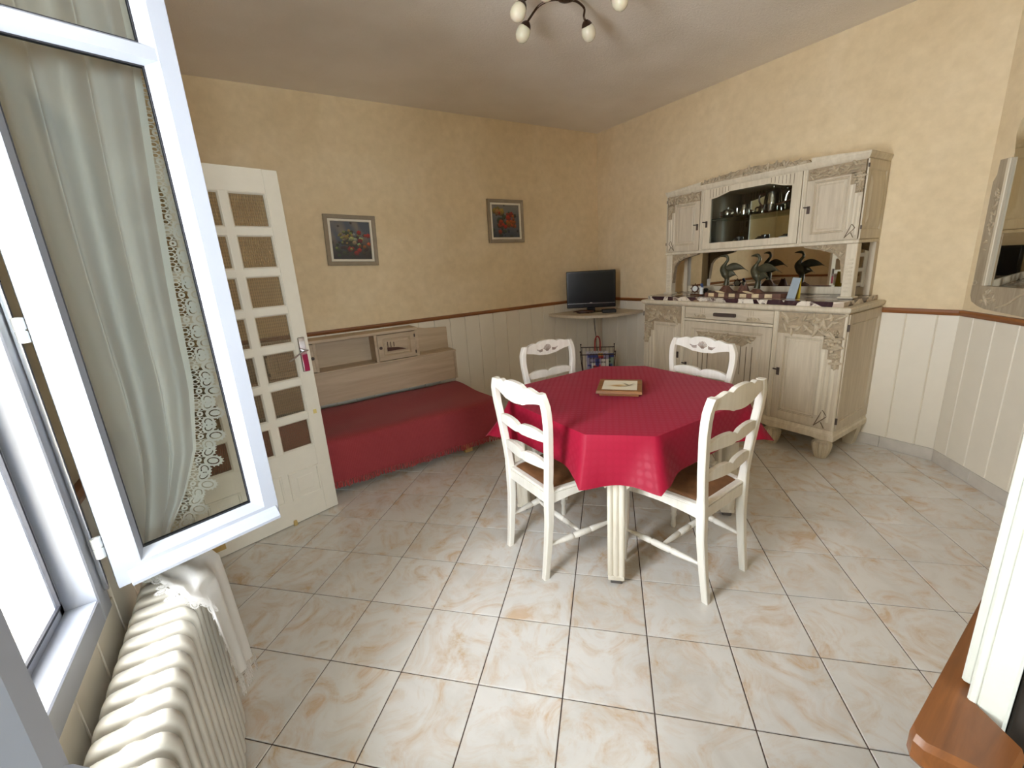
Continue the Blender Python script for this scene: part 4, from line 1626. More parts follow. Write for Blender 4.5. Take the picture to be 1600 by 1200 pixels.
# table cloth: one draped sheet
def cloth():
    per = []
    N = 26
    ln = []
    for k in range(8):
        a, b = OCT[k], OCT[(k + 1) % 8]
        ln.append(hypot(b[0] - a[0], b[1] - a[1]))
        for j in range(N):
            t = j / N
            per.append((k, t, lerp(a[0], b[0], t), lerp(a[1], b[1], t)))
    mb = MB()
    n = len(per)
    rings = []
    e = 0.006
    rows = 12
    drop = 0.182
    # inner rings of the flat top
    for sc in (0.0001, 0.3, 0.6, 0.85, 0.97):
        rings.append([(tcx + (x - tcx) * sc, tcy + (y - tcy) * sc, TZ + 0.003) for k, t, x, y in per])
    uvs = []
    rings.append([(x + (x - tcx) / hypot(x - tcx, y - tcy) * e * .6, y + (y - tcy) / hypot(x - tcx, y - tcy) * e * .6, TZ + 0.002) for k, t, x, y in per])
    rng = random.Random(9)
    amp = [rng.uniform(.7, 1.3) for _ in range(9)]
    for r in range(1, rows + 1):
        q = r / rows
        ring = []
        for k, t, x, y in per:
            a, b = OCT[k], OCT[(k + 1) % 8]
            nx, ny = (b[1] - a[1]) / ln[k], -(b[0] - a[0]) / ln[k]
            ds, de = t * ln[k], (1 - t) * ln[k]
            dv = min(ds, de)
            vi = k if ds < de else (k + 1) % 8
            cvx, cvy = OCT[vi]
            vx, vy = (cvx - tcx), (cvy - tcy)
            vl = hypot(vx, vy)
            vx, vy = vx / vl, vy / vl
            g = exp(-(dv / (0.045 + 0.03 * q)) ** 2)
            longside = k % 2 == 0
            flare = (0.016 + (0.012 if longside else 0.030) * q) * q ** 0.6 + e
            sag = -0.012 * q * (0 if not longside else (1 - g))
            fold = g * (0.075 * amp[vi]) * q ** 1.3
            px = x + nx * (flare + sag) * (1 - g * .5) + vx * (fold + flare * g * .6)
            py = y + ny * (flare + sag) * (1 - g * .5) + vy * (fold + flare * g * .6)
            wv = 0.006 * sin(9 * ds + k) * q
            px += nx * wv
            py += ny * wv
            dz = drop * q * (1.0 - 0.05 * g) + (0.018 * q if not longside else 0.0) + 0.012 * g * q
            ring.append((px, py, TZ + 0.002 - dz - 0.004))
        rings.append(ring)
    mb.loft(rings, cap=False)
    me = mb.mesh('tablecloth', 'tablecloth', True, 60)
    uv = me.uv_layers.new(name='UVMap')
    # flat (unfolded) coordinates: distance out from the table edge added to the plan position
    flat = []
    for ri, ring in enumerate(rings):
        for (k, t, x, y), p in zip(per, ring):
            if ri <= 5:
                flat.append((p[0], p[1]))
            else:
                q = (ri - 5) / rows
                a, b = OCT[k], OCT[(k + 1) % 8]
                nx, ny = (b[1] - a[1]) / ln[k], -(b[0] - a[0]) / ln[k]
                flat.append((x + nx * drop * q, y + ny * drop * q))
    for lp in me.loops:
        uv.data[lp.index].uv = flat[lp.vertex_index]
    o = link('tablecloth', me)
    return o


tag(cloth(), 'crimson damask tablecloth hanging in folds over the dining table', 'tablecloth')

# trivet tile box on the cloth
tv = thing('tile_trivet', 'wood-framed trivet with a cream tile showing a brown flower', 'trivet', (1.455, -1.04, TZ + 0.004), radians(-49.5))
m = MB()
m.box(-0.105, 0.105, -0.105, 0.105, 0.0, 0.014, 0.002)
m.build('base', 'trivet_wood', tv)
m = MB()
o4 = lambda a, z: [(-a, -a, z), (a, -a, z), (a, a, z), (-a, a, z)]
m.loft([o4(0.116, 0.014), o4(0.122, 0.017), o4(0.120, 0.030), o4(0.117, 0.034), o4(0.094, 0.034), o4(0.094, 0.030)], cap=False)
m.build('frame', 'trivet_wood', tv)


def flower_print(u, v):
    base = (226, 220, 200)
    x, y = u - 0.5, v - 0.42

    def blob(cx, cy, rx, ry, a):
        dx, dy = x - cx, y - cy
        p, q = dx * cos(a) + dy * sin(a), -dx * sin(a) + dy * cos(a)
        return exp(-((p / rx) ** 2 + (q / ry) ** 2) * 1.6)
    g = blob(0.0, 0.05, 0.3, 0.12, 0.2) * .5
    pet = max(blob(-0.04, 0.06, 0.22, 0.055, 0.05), blob(-0.08, -0.02, 0.2, 0.04, -0.1))
    leaf = max(blob(0.20, 0.16, 0.16, 0.035, -0.9), blob(0.26, 0.06, 0.2, 0.03, 0.6), blob(0.12, -0.05, 0.24, 0.018, 0.35), blob(0.3, 0.14, 0.16, 0.02, 0.9))
    c = [lerp(b, t, g * .6) for b, t in zip(base, (200, 160, 70))]
    c = [lerp(b, t, min(pet * 1.1, 1)) for b, t in zip(c, (158, 112, 44))]
    c = [lerp(b, t, min(leaf * 1.2, 1)) for b, t in zip(c, (92, 78, 48))]
    return c


painted_panel('ceramic_tile', -0.0945, 0.0945, -0.0945, 0.0945, 0, flower_print, tv, 56, 'cream tile printed with a brown flower', flat=0.0325)

# ------------------------------------------------------------------ chairs
def loft_post(path, w, d, ch=0.25):
    rings = []
    for (x, y, z), ww, dd in zip(path, w, d):
        a, b = ww / 2, dd / 2
        c = min(a, b) * ch
        rings.append([(x - a + c, y - b, z), (x + a - c, y - b, z), (x + a, y - b + c, z), (x + a, y + b - c, z), (x + a - c, y + b, z), (x - a + c, y + b, z), (x - a, y + b - c, z), (x - a, y - b + c, z)])
    return rings


def yback(z):
    return interp([(0.0, -0.215), (0.15, -0.196), (0.30, -0.182), (0.45, -0.178), (0.60, -0.183), (0.75, -0.194), (0.88, -0.206), (0.97, -0.213)], z)


def make_chair():
    t = thing('dining_chair', 'x', 'chair')
    for sg in (-1, 1):
        zs = [0.0, 0.05, 0.12, 0.2, 0.3, 0.40, 0.46, 0.50, 0.56, 0.62, 0.68, 0.74, 0.80, 0.85, 0.885, 0.91, 0.93, 0.942]
        xs_ = [(0.0, 0.160), (0.2, 0.163), (0.42, 0.166), (0.50, 0.170), (0.62, 0.186), (0.74, 0.203), (0.82, 0.214), (0.88, 0.212), (0.92, 0.200), (0.945, 0.186)]
        path = [(sg * interp(xs_, z), yback(z), z) for z in zs]
        w = [0.028 + 0.008 * min(1, z / 0.4) if z < 0.88 else lerp(0.038, 0.030, (z - 0.88) / 0.07) for z in zs]
        d = [0.030 + 0.010 * min(1, z / 0.4) if z < 0.5 else 0.034 for z in zs]
        m = MB()
        m.loft(loft_post(path, w, d))
        m.build('rear_post', 'chair_white', t, True, 30)
        # front leg: slender turned cabriole
        fx, fy = sg * 0.205, 0.195
        m = MB()
        m.lathe([(0.0, 0.0), (0.011, 0.0), (0.014, 0.012), (0.012, 0.03), (0.011, 0.06), (0.017, 0.078), (0.013, 0.09), (0.017, 0.11), (0.020, 0.2), (0.022, 0.32), (0.022, 0.41), (0.0, 0.412)], 12, (fx, fy, 0))
        m.build('front_leg', 'chair_white', t, True, 50)
        # side stretcher, turned
        a = Vector((sg * 0.163, -0.19, 0.175))
        b = Vector((sg * 0.205, 0.19, 0.175))
        ts = [0, .06, .2, .33, .36, .37, .39, .5, .61, .63, .64, .67, .8, .94, 1]
        rs = [.007, .008, .0125, .0155, .0145, .011, .0155, .0165, .0155, .011, .0145, .0155, .0125, .008, .007]
        m = MB()
        m.tube([tuple(a.lerp(b, q)) for q in ts], rs, 12)
        m.build('side_stretcher', 'chair_white', t, True, 50)
        # side rail of the seat
        m = MB()
        pts = []
        for i in range(11):
            q = i / 10
            pts.append((sg * lerp(0.166, 0.208, q), lerp(-0.175, 0.195, q), 0.395 + 0.022 * sin(pi * q) * (0.7)))
        m.loft([[(x - sg * 0.012, y, zb), (x + sg * 0.010, y, zb), (x + sg * 0.010, y, 0.446), (x - sg * 0.012, y, 0.446)] for x, y, zb in pts])
        m.build('side_rail', 'chair_white', t)
    ts = [0, .06, .2, .36, .38, .40, .5, .60, .62, .64, .8, .94, 1]
    rs = [.007, .008, .012, .0145, .010, .0145, .0155, .0145, .010, .0145, .012, .008, .007]
    m = MB()
    m.tube([(lerp(-0.182, 0.182, q), 0.0, 0.175) for q in ts], rs, 12)
    m.build('cross_stretcher', 'chair_white', t, True, 50)
    for y, hw, nm in ((-0.178, 0.155, 'back_rail'), (0.197, 0.205, 'front_rail')):
        m = MB()
        rings = []
        for i in range(13):
            q = i / 12
            x = lerp(-hw, hw, q)
            zb = 0.392 + 0.022 * sin(pi * q) if y > 0 else 0.395
            rings.append([(x, y - 0.011, zb), (x, y + 0.011, zb), (x, y + 0.011, 0.446), (x, y - 0.011, 0.446)])
        m.loft(rings)
        m.build(nm, 'chair_white', t)
    # seat rim and rush pad
    def seat(u, v, ins=0.0, bow=0.012):
        y = lerp(-0.182 + ins, 0.205 - ins, v)
        hw = lerp(0.172, 0.216, v) - ins
        return lerp(-hw, hw, u), y + bow * sin(pi * u) * (1 if v > .5 else 0)
    per = [(i / 10, 0) for i in range(10)] + [(1, i / 10) for i in range(10)] + [(1 - i / 10, 1) for i in range(10)] + [(0, 1 - i / 10) for i in range(10)]
    m = MB()
    m.loft([[(*seat(u, v, ins), z) for u, v in per] for ins, z in ((0.0, 0.446), (-0.006, 0.450), (-0.006, 0.456), (0.0, 0.460), (0.022, 0.460), (0.022, 0.45))], cap=False)
    m.build('seat_rim', 'chair_white', t)
    m = MB()

    def pad_(u, v):
        x, y = seat(u, v, 0.02)
        d = min(u, 1 - u, v, 1 - v)
        diag = min(abs(u - v), abs(1 - u - v))
        return (x, y, 0.452 + 0.016 * min(1, d / 0.10) ** .5 - 0.004 * exp(-(diag / 0.03) ** 2))
    m.grid(28, 28, pad_)
    m.build('rush_seat', 'rush', t, True, 60)
    # ladder rails
    def rail_(hw, zc, hgt, nm, top_f, bot_f, th=0.019, carve_=False):
        n = 28
        rings = []
        for i in range(n + 1):
            u = i / n * 2 - 1
            x = u * hw
            zt_, zb_ = zc + top_f(u), zc + bot_f(u)
            yb = yback(zc) - 0.016 * (1 - u * u)
            rings.append([(x, yb - th / 2, zb_), (x, yb + th / 2, zb_), (x, yb + th / 2, zt_), (x, yb - th / 2, zt_)])
        m = MB()
        m.loft(rings)
        return m.build(nm, 'chair_white', t)
    hump = lambda u: 0.012 * abs(sin(pi * (abs(u) * 1.0))) ** 0.8 - 0.006 * exp(-(u / 0.07) ** 2)
    for zc, hw in ((0.595, 0.180), (0.735, 0.200)):
        rail_(hw, zc, 0.04, 'ladder_rail', lambda u: 0.016 + hump(u) * 1.2 - 0.010 * abs(u) ** 3, lambda u: -0.020 - 0.010 * (1 - abs(u)) + 0.006 * exp(-(u / 0.08) ** 2))
    cr = rail_(0.198, 0.905, 0.07, 'crest_rail',
               lambda u: 0.032 + 0.026 * cos(u * pi / 2) ** 2 * (1 if abs(u) < .28 else 1) - 0.010 * exp(-((abs(u) - 0.42) / 0.07) ** 2) + 0.006 * exp(-((abs(u) - 0.62) / 0.15) ** 2),
               lambda u: -0.006 - 0.038 * cos(u * pi / 2) ** 1.5 - 0.004 * exp(-((abs(u) - 0.38) / 0.06) ** 2) - 0.006 * abs(u) ** 4, th=0.022)
    m = MB()
    yc = yback(0.905) - 0.016 + 0.011
    for k in range(9):
        a = radians(-70 + 17.5 * k)
        m.tube([(0.004 * sin(a), yc + .0005, 0.884 + 0.004 * cos(a)), (0.034 * sin(a), yc + 0.0005, 0.898 + 0.036 * cos(a))], [0.0012, 0.0028], 5)
    for sg in (-1, 1):
        for k in range(3):
            m.tube(bez([(sg * 0.04, yc, 0.905 - 0.007 * k), (sg * (0.065), yc + .001, 0.90 - 0.006 * k), (sg * (0.10 - 0.012 * k), yc + .002, 0.912 - 0.008 * k)], 4), [0.003] * 5 + [0.002] * 4, 5)
    m.build('shell_carving', 'shell_brown', cr)
    return t


ch0 = make_chair()
ch0['group'] = 'white ladder-back chairs at the table'


def put(o, x, y, rot, label):
    o.location = (x, y, 0)
    o.rotation_euler = (0, 0, rot)
    o['label'] = label


# rear feet at local y = -0.215
put(ch0, 0.737 + 0.215, -1.083, radians(-90), 'white ladder-back chair with rush seat, at the table side facing the radiator')
c2 = dup(ch0, (1.358, -1.770 + 0.215, 0), radians(3), 'white ladder-back chair with rush seat, at the table side facing the kitchen opening', 'white ladder-back chairs at the table')
c3 = dup(ch0, (1.468, -0.37 - 0.215 + 0.02, 0), radians(180), 'white ladder-back chair with carved shell crest, between the bed and the table', 'white ladder-back chairs at the table')
c4 = dup(ch0, (2.16 - 0.215, -1.075, 0), radians(90), 'white ladder-back chair with carved shell crest, between the table and the sideboard', 'white ladder-back chairs at the table')

# ------------------------------------------------------------------ TV corner
sh = thing('corner_shelf', 'limed-wood corner shelf with bowed front carrying the television', 'shelf', (0, 0, 0))
m = MB()
A_, B_, Mi = Vector((2.725, 1.28, 0)), Vector((3.516, 0.575, 0)), Vector((2.66, 0.46, 0))
crv = []
for i in range(17):
    t = i / 16
    p = A_ * (1 - t) ** 2 + Mi * 2 * t * (1 - t) + B_ * t * t
    crv.append((p.x, p.y))
poly = crv + [(3.516, 1.28)]
m.loft([[(x, y, z) for x, y in poly] for z in (0.872, 0.876, 0.896, 0.90)])
m.build('board', 'limed_h', sh)
m = MB()
m.box(3.45, 3.51, 1.215, 1.275, 0.001, 0.872, 0.004)
m.build('support_post', 'limed_pale', sh)

tvt = thing('television', 'small black flat-screen television on the corner shelf', 'television', (3.10, 0.97, 0.9005), radians(-43))
m = MB()
m.box(-0.275, 0.275, 0.0, 0.045, 0.050, 0.462, 0.006)
m.box(-0.18, 0.18, 0.045, 0.085, 0.10, 0.40, 0.02)
m.build('housing', 'tv_black', tvt)
m = MB()
m.box(-0.252, 0.252, -0.0015, 0.0, 0.115, 0.44)
m.build('screen', 'tv_screen', tvt)
m = MB()
m.box(-0.27, 0.27, -0.003, 0.0, 0.098, 0.101)
m.build('trim_line', 'steel', tvt)
m = MB()
m.box(-0.012, 0.012, -0.0025, 0.0, 0.104, 0.109)
m.build('badge', 'steel', tvt)
m = MB()
m.box(-0.045, 0.045, 0.012, 0.035, 0.010, 0.06)
m.lathe([(0, 0.0), (0.13, 0.0), (0.128, 0.006), (0.04, 0.012), (0, 0.012)], 28, (0, 0.02, 0), squash=(1.0, 0.65))
m.build('stand', 'tv_black', tvt, True, 30)
bxo = MB()
bxo.box(-0.075, 0.075, -0.05, 0.05, 0, 0.036, 0.004)
o = bxo.build('decoder_box', 'black_plastic')
o.location = (3.165, 0.755, 0.9005)
o.rotation_euler = (0, 0, radians(-38))
tag(o, 'flat black decoder box beside the television stand', 'decoder box')
m = MB()
pth = []
for i in range(80):
    a = i * 0.55
    r = 0.030 + 0.0006 * i
    pth.append((r * 1.6 * cos(a), r * 0.7 * sin(a), 0.006 + 0.00024 * i + 0.003 * sin(i)))
m.tube(pth, 0.0045, 6)
o = m.build('coiled_cable', 'wood_handle', None, True)
o.location = (2.965, 0.945, 0.9008)
o.rotation_euler = (0, 0, radians(-43))
tag(o, 'brown cable coiled on the corner shelf under the television', 'cable')
m = MB()
m.tube(bez([(3.26, 1.08, 0.868), (3.245, 1.08, 0.79), (3.26, 1.085, 0.68), (3.29, 1.10, 0.57), (3.31, 1.11, 0.42), (3.34, 1.13, 0.2), (3.36, 1.15, 0.05), (3.38, 1.17, 0.006), (3.42, 1.19, 0.006)], 6), 0.004, 6)
tag(m.build('power_cord', 'black_plastic', None, True), 'thin black power cord hanging below the corner shelf', 'cord')

mr = thing('magazine_rack', 'dark red wire magazine rack standing under the corner shelf', 'magazine rack', (3.03, 0.80, 0.0), radians(-43))
w = 0.19
m = MB()
for sy, zt_ in ((-0.10, 0.455), (0.10, 0.50)):
    m.tube([(-w, sy, zt_), (w, sy, zt_)], 0.006, 8)
    m.tube([(-w, sy * .6, 0.10), (w, sy * .6, 0.10)], 0.004, 8)
    for i in range(9):
        x = lerp(-w * .92, w * .92, i / 8)
        m.tube([(x, sy, zt_), (x, sy * .6, 0.10)], 0.0026, 6)
    for sx in (-1, 1):
        m.tube([(sx * w, sy, zt_), (sx * w * 1.0, sy, zt_ + 0.03)], 0.005, 6)
        m.ell((sx * w, sy, zt_ + 0.034), (0.009, 0.009, 0.009), 8, 5)
        m.tube(bez([(sx * w, sy, zt_), (sx * w * .9, sy * .8, 0.25), (sx * w * .8, sy * .6, 0.10), (sx * w * .9, sy * .9, 0.006)], 5), 0.005, 6)
for i in range(7):
    x = lerp(-w * .9, w * .9, i / 6)
    m.tube([(x, -0.06, 0.10), (x, 0.06, 0.10)], 0.003, 6)
m.build('wire_frame', 'dark_iron', mr, True)
m = MB()
m.tube(bez([(-0.028, 0.0, 0.10), (-0.028, 0.0, 0.46), (-0.026, 0, 0.60), (0.0, 0, 0.645), (0.026, 0, 0.60), (0.028, 0, 0.46), (0.028, 0, 0.10)], 5), 0.007, 8)
m.build('carry_handle', 'red_cord', mr, True)


def cover(seed, base):
    r = random.Random(seed)
    rects = [(r.random(), r.random(), r.uniform(.08, .3), r.uniform(.03, .12), r.choice([(60, 70, 140), (180, 50, 60), (230, 226, 220), (200, 150, 60), (90, 110, 160), (150, 130, 170)])) for _ in range(16)]

    def f(u, v):
        c = base
        for cx, cy, a, b, col in rects:
            if abs(u - cx) < a and abs(v - cy) < b:
                c = col
        if int(v * 22) % 3 == 0 and 0.12 < u < 0.88 and int(u * 40) % 5:
            c = tuple(x * .6 for x in c)
        return c
    return f


for i, (yy, xx, hh, lab) in enumerate(((-0.075, 0.0, 0.36, 'printed magazine with a violet cover at the front of the wire rack'), (-0.03, -0.01, 0.375, 'pale printed magazine behind the violet one in the wire rack'), (0.045, 0.06, 0.33, 'green-edged magazine at the rear of the wire rack'))):
    t = thing('magazine', lab, 'magazine', (3.03 + (xx * cos(radians(-43)) - yy * sin(radians(-43))), 0.80 + (xx * sin(radians(-43)) + yy * cos(radians(-43))), 0.106), radians(-43))
    m = MB()
    m.box(-0.12, 0.12, 0.0, 0.008, 0.0, hh)
    m.build('pages', 'paper_white', t)
    painted_panel('cover', -0.12, 0.12, 0.0, hh, -0.001, cover(i + 5, ((150, 146, 176), (206, 202, 206), (150, 176, 160))[i]), t, 40)

# ------------------------------------------------------------------ bed
BX0, BX1, BY0, BY1, BZ = -0.60, 1.395, 0.27, 1.13, 0.385
bed = thing('daybed', 'low divan bed on pale wooden blocks, under the red bedspread', 'bed', (0, 0, 0))
m = MB()
m.box(BX0 + 0.02, BX1 - 0.02, BY0 + 0.02, BY1 + 0.0, 0.20, BZ - 0.005, 0.02)
m.build('mattress', 'mattress_dark', bed)
m = MB()
m.box(BX0 + 0.03, BX1 - 0.03, BY0 + 0.03, BY1 - 0.02, 0.095, 0.20, 0.004)
m.build('box_frame', 'pale_pine', bed)
for x in (-0.4, 1.10):
    for y in (0.32, 1.04):
        m = MB()
        m.box(x - 0.035, x + 0.035, y - 0.025, y + 0.025, 0.0, 0.096, 0.004)
        m.build('leg', 'pale_pine', bed)

bs = thing('bedspread', 'woven dark red bedspread with fringed hem covering the divan bed', 'bedspread', (0, 0, 0))
prof = [(BY1 + 0.01, BZ - 0.02), (BY1 - 0.01, BZ + 0.006)]
prof += [(lerp(BY1 - .02, BY0 + .04, i / 12), BZ + 0.008 + 0.006 * sin(i * 0.7)) for i in range(13)]
prof += [(BY0 + 0.012, BZ + 0.003), (BY0 - 0.002, BZ - 0.012)]
prof += [(BY0 - 0.006 - 0.012 * i / 8, lerp(BZ - 0.03, 0.10, i / 8)) for i in range(9)]
m = MB()
n = 90
rings = []
rngb = random.Random(3)
for i in range(n + 1):
    x = lerp(BX0, BX1, i / n)
    ring = []
    for j, (y, z) in enumerate(prof):
        fold = max(0, j - 16) / 9
        wv = (0.007 * sin(x * 17 + 1.3 * sin(x * 5)) + 0.004 * sin(x * 41)) * fold
        ring.append((x, y + wv, z + 0.002 * sin(x * 9 + j)))
    rings.append(ring)
# rounded end over the foot of the bed
for k in range(1, 9):
    q = k / 8
    ring = []
    for j, (y, z) in enumerate(prof):
        dz = (z - 0.10) * (1 - cos(q * pi / 2)) * 0 + min(z - 0.1, 0.285) * max(0, (q - 0.15) / 0.85)
        ring.append((BX1 + 0.012 * sin(q * pi / 2) + 0.012 * q, y + (0.006 * sin(y * 23) if j < 16 else 0), z - dz))
    rings.append(ring)
m.loft(rings, cap=False, closed=False)
m.build('cover', 'bedspread', bs, True, 70)
m = MB()
for i in range(430):
    x = lerp(BX0 + 0.002, BX1 + 0.004, i / 429) + rngb.uniform(-.002, .002)
    fold = 1.0
    y = BY0 - 0.018 + (0.007 * sin(x * 17 + 1.3 * sin(x * 5)) + 0.004 * sin(x * 41))
    L_ = rngb.uniform(0.040, 0.052)
    dx, dy = rngb.uniform(-.005, .005), rngb.uniform(-.004, .004)
    m.loft([[(x - .0022, y - .0015, 0.103), (x + .0022, y - .0015, 0.103), (x, y + .002, 0.103)],
            [(x - .0026 + dx, y - .0018 + dy, 0.103 - L_), (x + .0026 + dx, y - .0018 + dy, 0.103 - L_), (x + dx, y + .0022 + dy, 0.103 - L_)]])
m.build('fringe', 'fringe', bs, kind='stuff')

# headboard shelf unit along the wall
hb = thing('bed_shelf_unit', 'washed-wood bed shelf unit with open niche and small carved doors above the bed', 'shelf unit', (0, 0, 0))
HX0, HX1, HY = -0.60, 1.41, 1.08
m = MB()
m.box(HX0, HX1, HY + 0.012, 1.283, 0.43, 0.695)
m.build('lower_case', 'bed_wood', hb)
m = MB()
m.box(HX0, HX1 - 0.018, HY, HY + 0.012, 0.43, 0.697, 0.002)
m.build('front_board', 'bed_wood', hb)
m = MB()
m.box(HX0, HX1 + 0.006, HY - 0.008, 1.283, 0.697, 0.715, 0.002)
m.build('ledge_board', 'bed_wood', hb)
m = MB()
m.box(HX1 - 0.018, HX1 + 0.002, HY - 0.004, 1.283, 0.43, 0.697)
m.build('end_board', 'bed_wood', hb)
UY = 1.085
m = MB()
m.box(HX0, 1.055, UY, 1.283, 0.955, 0.982, 0.003)
m.build('top_board', 'bed_wood', hb)
for x0, x1 in ((0.160, 0.184), (0.655, 0.680), (1.025, 1.055), (HX0, HX0 + 0.02)):
    m = MB()
    m.box(x0, x1, UY, 1.283, 0.715, 0.955, 0.002)
    m.build('divider', 'bed_wood', hb)
m = MB()
m.box(HX0 + .02, 1.05, 1.27, 1.283, 0.715, 0.955)
m.build('back_board', 'bed_wood', hb)
m = MB()
m.loft([[(x, y, z) for x, z in ((1.056, 0.716), (1.42, 0.716), (1.42, 0.922), (1.20, 0.936), (1.056, 0.965))] for y in (1.262, 1.28)])
m.build('wing_board', 'bed_wood', hb)
for x0, x1, kx in ((0.681, 1.024, 0.70), (-0.18, 0.159, 0.145)):
    d = panel_door(hb, 'door', x0, x1, 0.72, 0.95, (x0 + 0.045, x1 - 0.045, 0.76, 0.915), UY - 0.002, 0.016, 'bed_wood', 'bed_wood')
    kb = MB()
    kb.lathe([(0.006, 0.0), (0.006, 0.010), (0.013, 0.016), (0.014, 0.022), (0.009, 0.028), (0, 0.029)], 14, (kx, UY - 0.002, 0.84), (0, -1, 0))
    kb.build('knob', 'lock_plate', d, True)
    hx = x1 - 0.004 if kx < 0.9 and x0 > 0 else x0 + 0.004
    for z in (0.76, 0.91):
        hh = MB()
        hh.box(hx - 0.005, hx + 0.005, UY - 0.008, UY - 0.002, z - 0.014, z + 0.014)
        hh.build('hinge', 'lock_plate', d)
    if x0 > 0:
        c = MB()
        for k in range(3):
            c.box(0.765 + 0.028 * k, 0.771 + 0.028 * k, UY - 0.002, UY + 0.006, 0.835, 0.885 - 0.004 * k)
        c.loft([[(x, y, z) for x, z in ((0.76, 0.80), (0.935, 0.80), (0.86, 0.825), (0.80, 0.832), (0.76, 0.834))] for y in (UY - 0.003, UY + 0.005)])
        c.build('stepped_carving', 'wood_handle', d)

# ------------------------------------------------------------------ pictures
def blossom_painter(seed, sky, blobs):
    r = random.Random(seed)
    fl = []
    for n, cx, cy, sx, sy, rad, col in blobs:
        for _ in range(n):
            fl.append((r.gauss(cx, sx), r.gauss(cy, sy), rad * r.uniform(.6, 1.25), tuple(c * r.uniform(.75, 1.15) for c in col), r.uniform(0, 6)))
    ph = [(r.uniform(2, 9), r.uniform(2, 9), r.uniform(0, 6)) for _ in range(6)]

    def f(u, v):
        nz = sum(sin(a * u * 2 + b * v * 2 + c + 1.5 * sin(b * u)) for a, b, c in ph) / 6
        c = sky(u, v, nz)
        for cx, cy, rad, col, a in fl:
            dx, dy = u - cx, v - cy
            d = hypot(dx, dy)
            if d < rad:
                pet = 0.75 + 0.25 * cos(5 * atan2(dy, dx) + a)
                if d < rad * (0.62 + 0.38 * pet):
                    sh = 0.72 + 0.5 * (dy / rad) * .6 + 0.25 * (1 - d / rad)
                    c = tuple(max(0, min(255, q * sh)) for q in col)
                    if d < rad * .22:
                        c = tuple(q * .75 for q in c)
        return tuple(max(0, min(255, q)) for q in c)
    return f


def sky1(u, v, nz):
    a = (72, 78, 86)
    b = (122, 108, 94)
    t = min(max(0.5 + nz * 1.2 - (0.35 if u > .7 and v > .6 else 0), 0), 1)
    c = [lerp(p, q, t) for p, q in zip(a, b)]
    dk = min(max((0.62 - v) * 1.6 + nz * .2, 0), 1)
    return tuple(lerp(p, q, dk) for p, q in zip(c, (34, 25, 16)))


def sky2(u, v, nz):
    c = [lerp(p, q, min(max(v + nz * .3, 0), 1)) for p, q in zip((52, 58, 66), (124, 120, 112))]
    return tuple(c)


G_, W_, R_, O_, Y_ = (56, 56, 28), (176, 168, 122), (158, 44, 24), (178, 80, 28), (150, 134, 60)
pic1 = blossom_painter(8, sky1, [(46, .46, .45, .17, .2, .05, G_), (26, .56, .3, .2, .13, .045, (60, 44, 24)), (10, .40, .68, .12, .07, .045, Y_), (9, .55, .52, .09, .07, .06, W_), (5, .78, .55, .07, .06, .055, R_), (4, .55, .28, .07, .04, .07, R_), (5, .85, .4, .06, .08, .04, O_), (8, .3, .35, .1, .14, .035, Y_)])
pic2 = blossom_painter(15, sky2, [(34, .45, .45, .2, .22, .055, (52, 62, 40)), (12, .3, .3, .2, .1, .04, (40, 52, 60)), (5, .2, .8, .06, .05, .09, Y_), (9, .62, .68, .12, .07, .075, R_), (9, .6, .4, .15, .1, .075, O_), (6, .3, .5, .09, .1, .07, R_), (5, .78, .5, .06, .12, .07, O_)])


def picture(label, cx, cz, wd, ht, tilt, fn):
    t = thing('framed_painting', label, 'painting', (cx, YA - 0.001, cz), 0)
    t.rotation_euler = (0, radians(tilt), 0)
    a, b = wd / 2, ht / 2
    m = MB()
    rr = []
    for ins, dy in ((0.0, 0.0), (0.0, -0.026), (0.006, -0.030), (0.028, -0.024), (0.034, -0.018)):
        rr.append([(-a + ins, dy, -b + ins), (a - ins, dy, -b + ins), (a - ins, dy, b - ins), (-a + ins, dy, b - ins)])
    m.loft(rr, cap=False)
    m.build('frame', 'picture_frame', t)
    m = MB()
    rr = []
    for ins, dy in ((0.032, -0.016), (0.034, -0.020), (0.050, -0.020), (0.053, -0.012), (0.053, -0.008)):
        rr.append([(-a + ins, dy, -b + ins), (a - ins, dy, -b + ins), (a - ins, dy, b - ins), (-a + ins, dy, b - ins)])
    m.loft(rr, cap=False)
    m.build('inner_slip', 'picture_mount', t)
    painted_panel('canvas', -a + 0.05, a - 0.05, -b + 0.05, b - 0.05, -0.010, fn, t, 84)
    return t


picture('framed painting of white and red flowers under a cloudy sky, above the bed', 0.637, 1.768, 0.425, 0.415, 2.6, pic1)
picture('framed painting of orange and red blossoms on grey, near the television', 2.216, 1.925, 0.432, 0.425, 0.6, pic2)

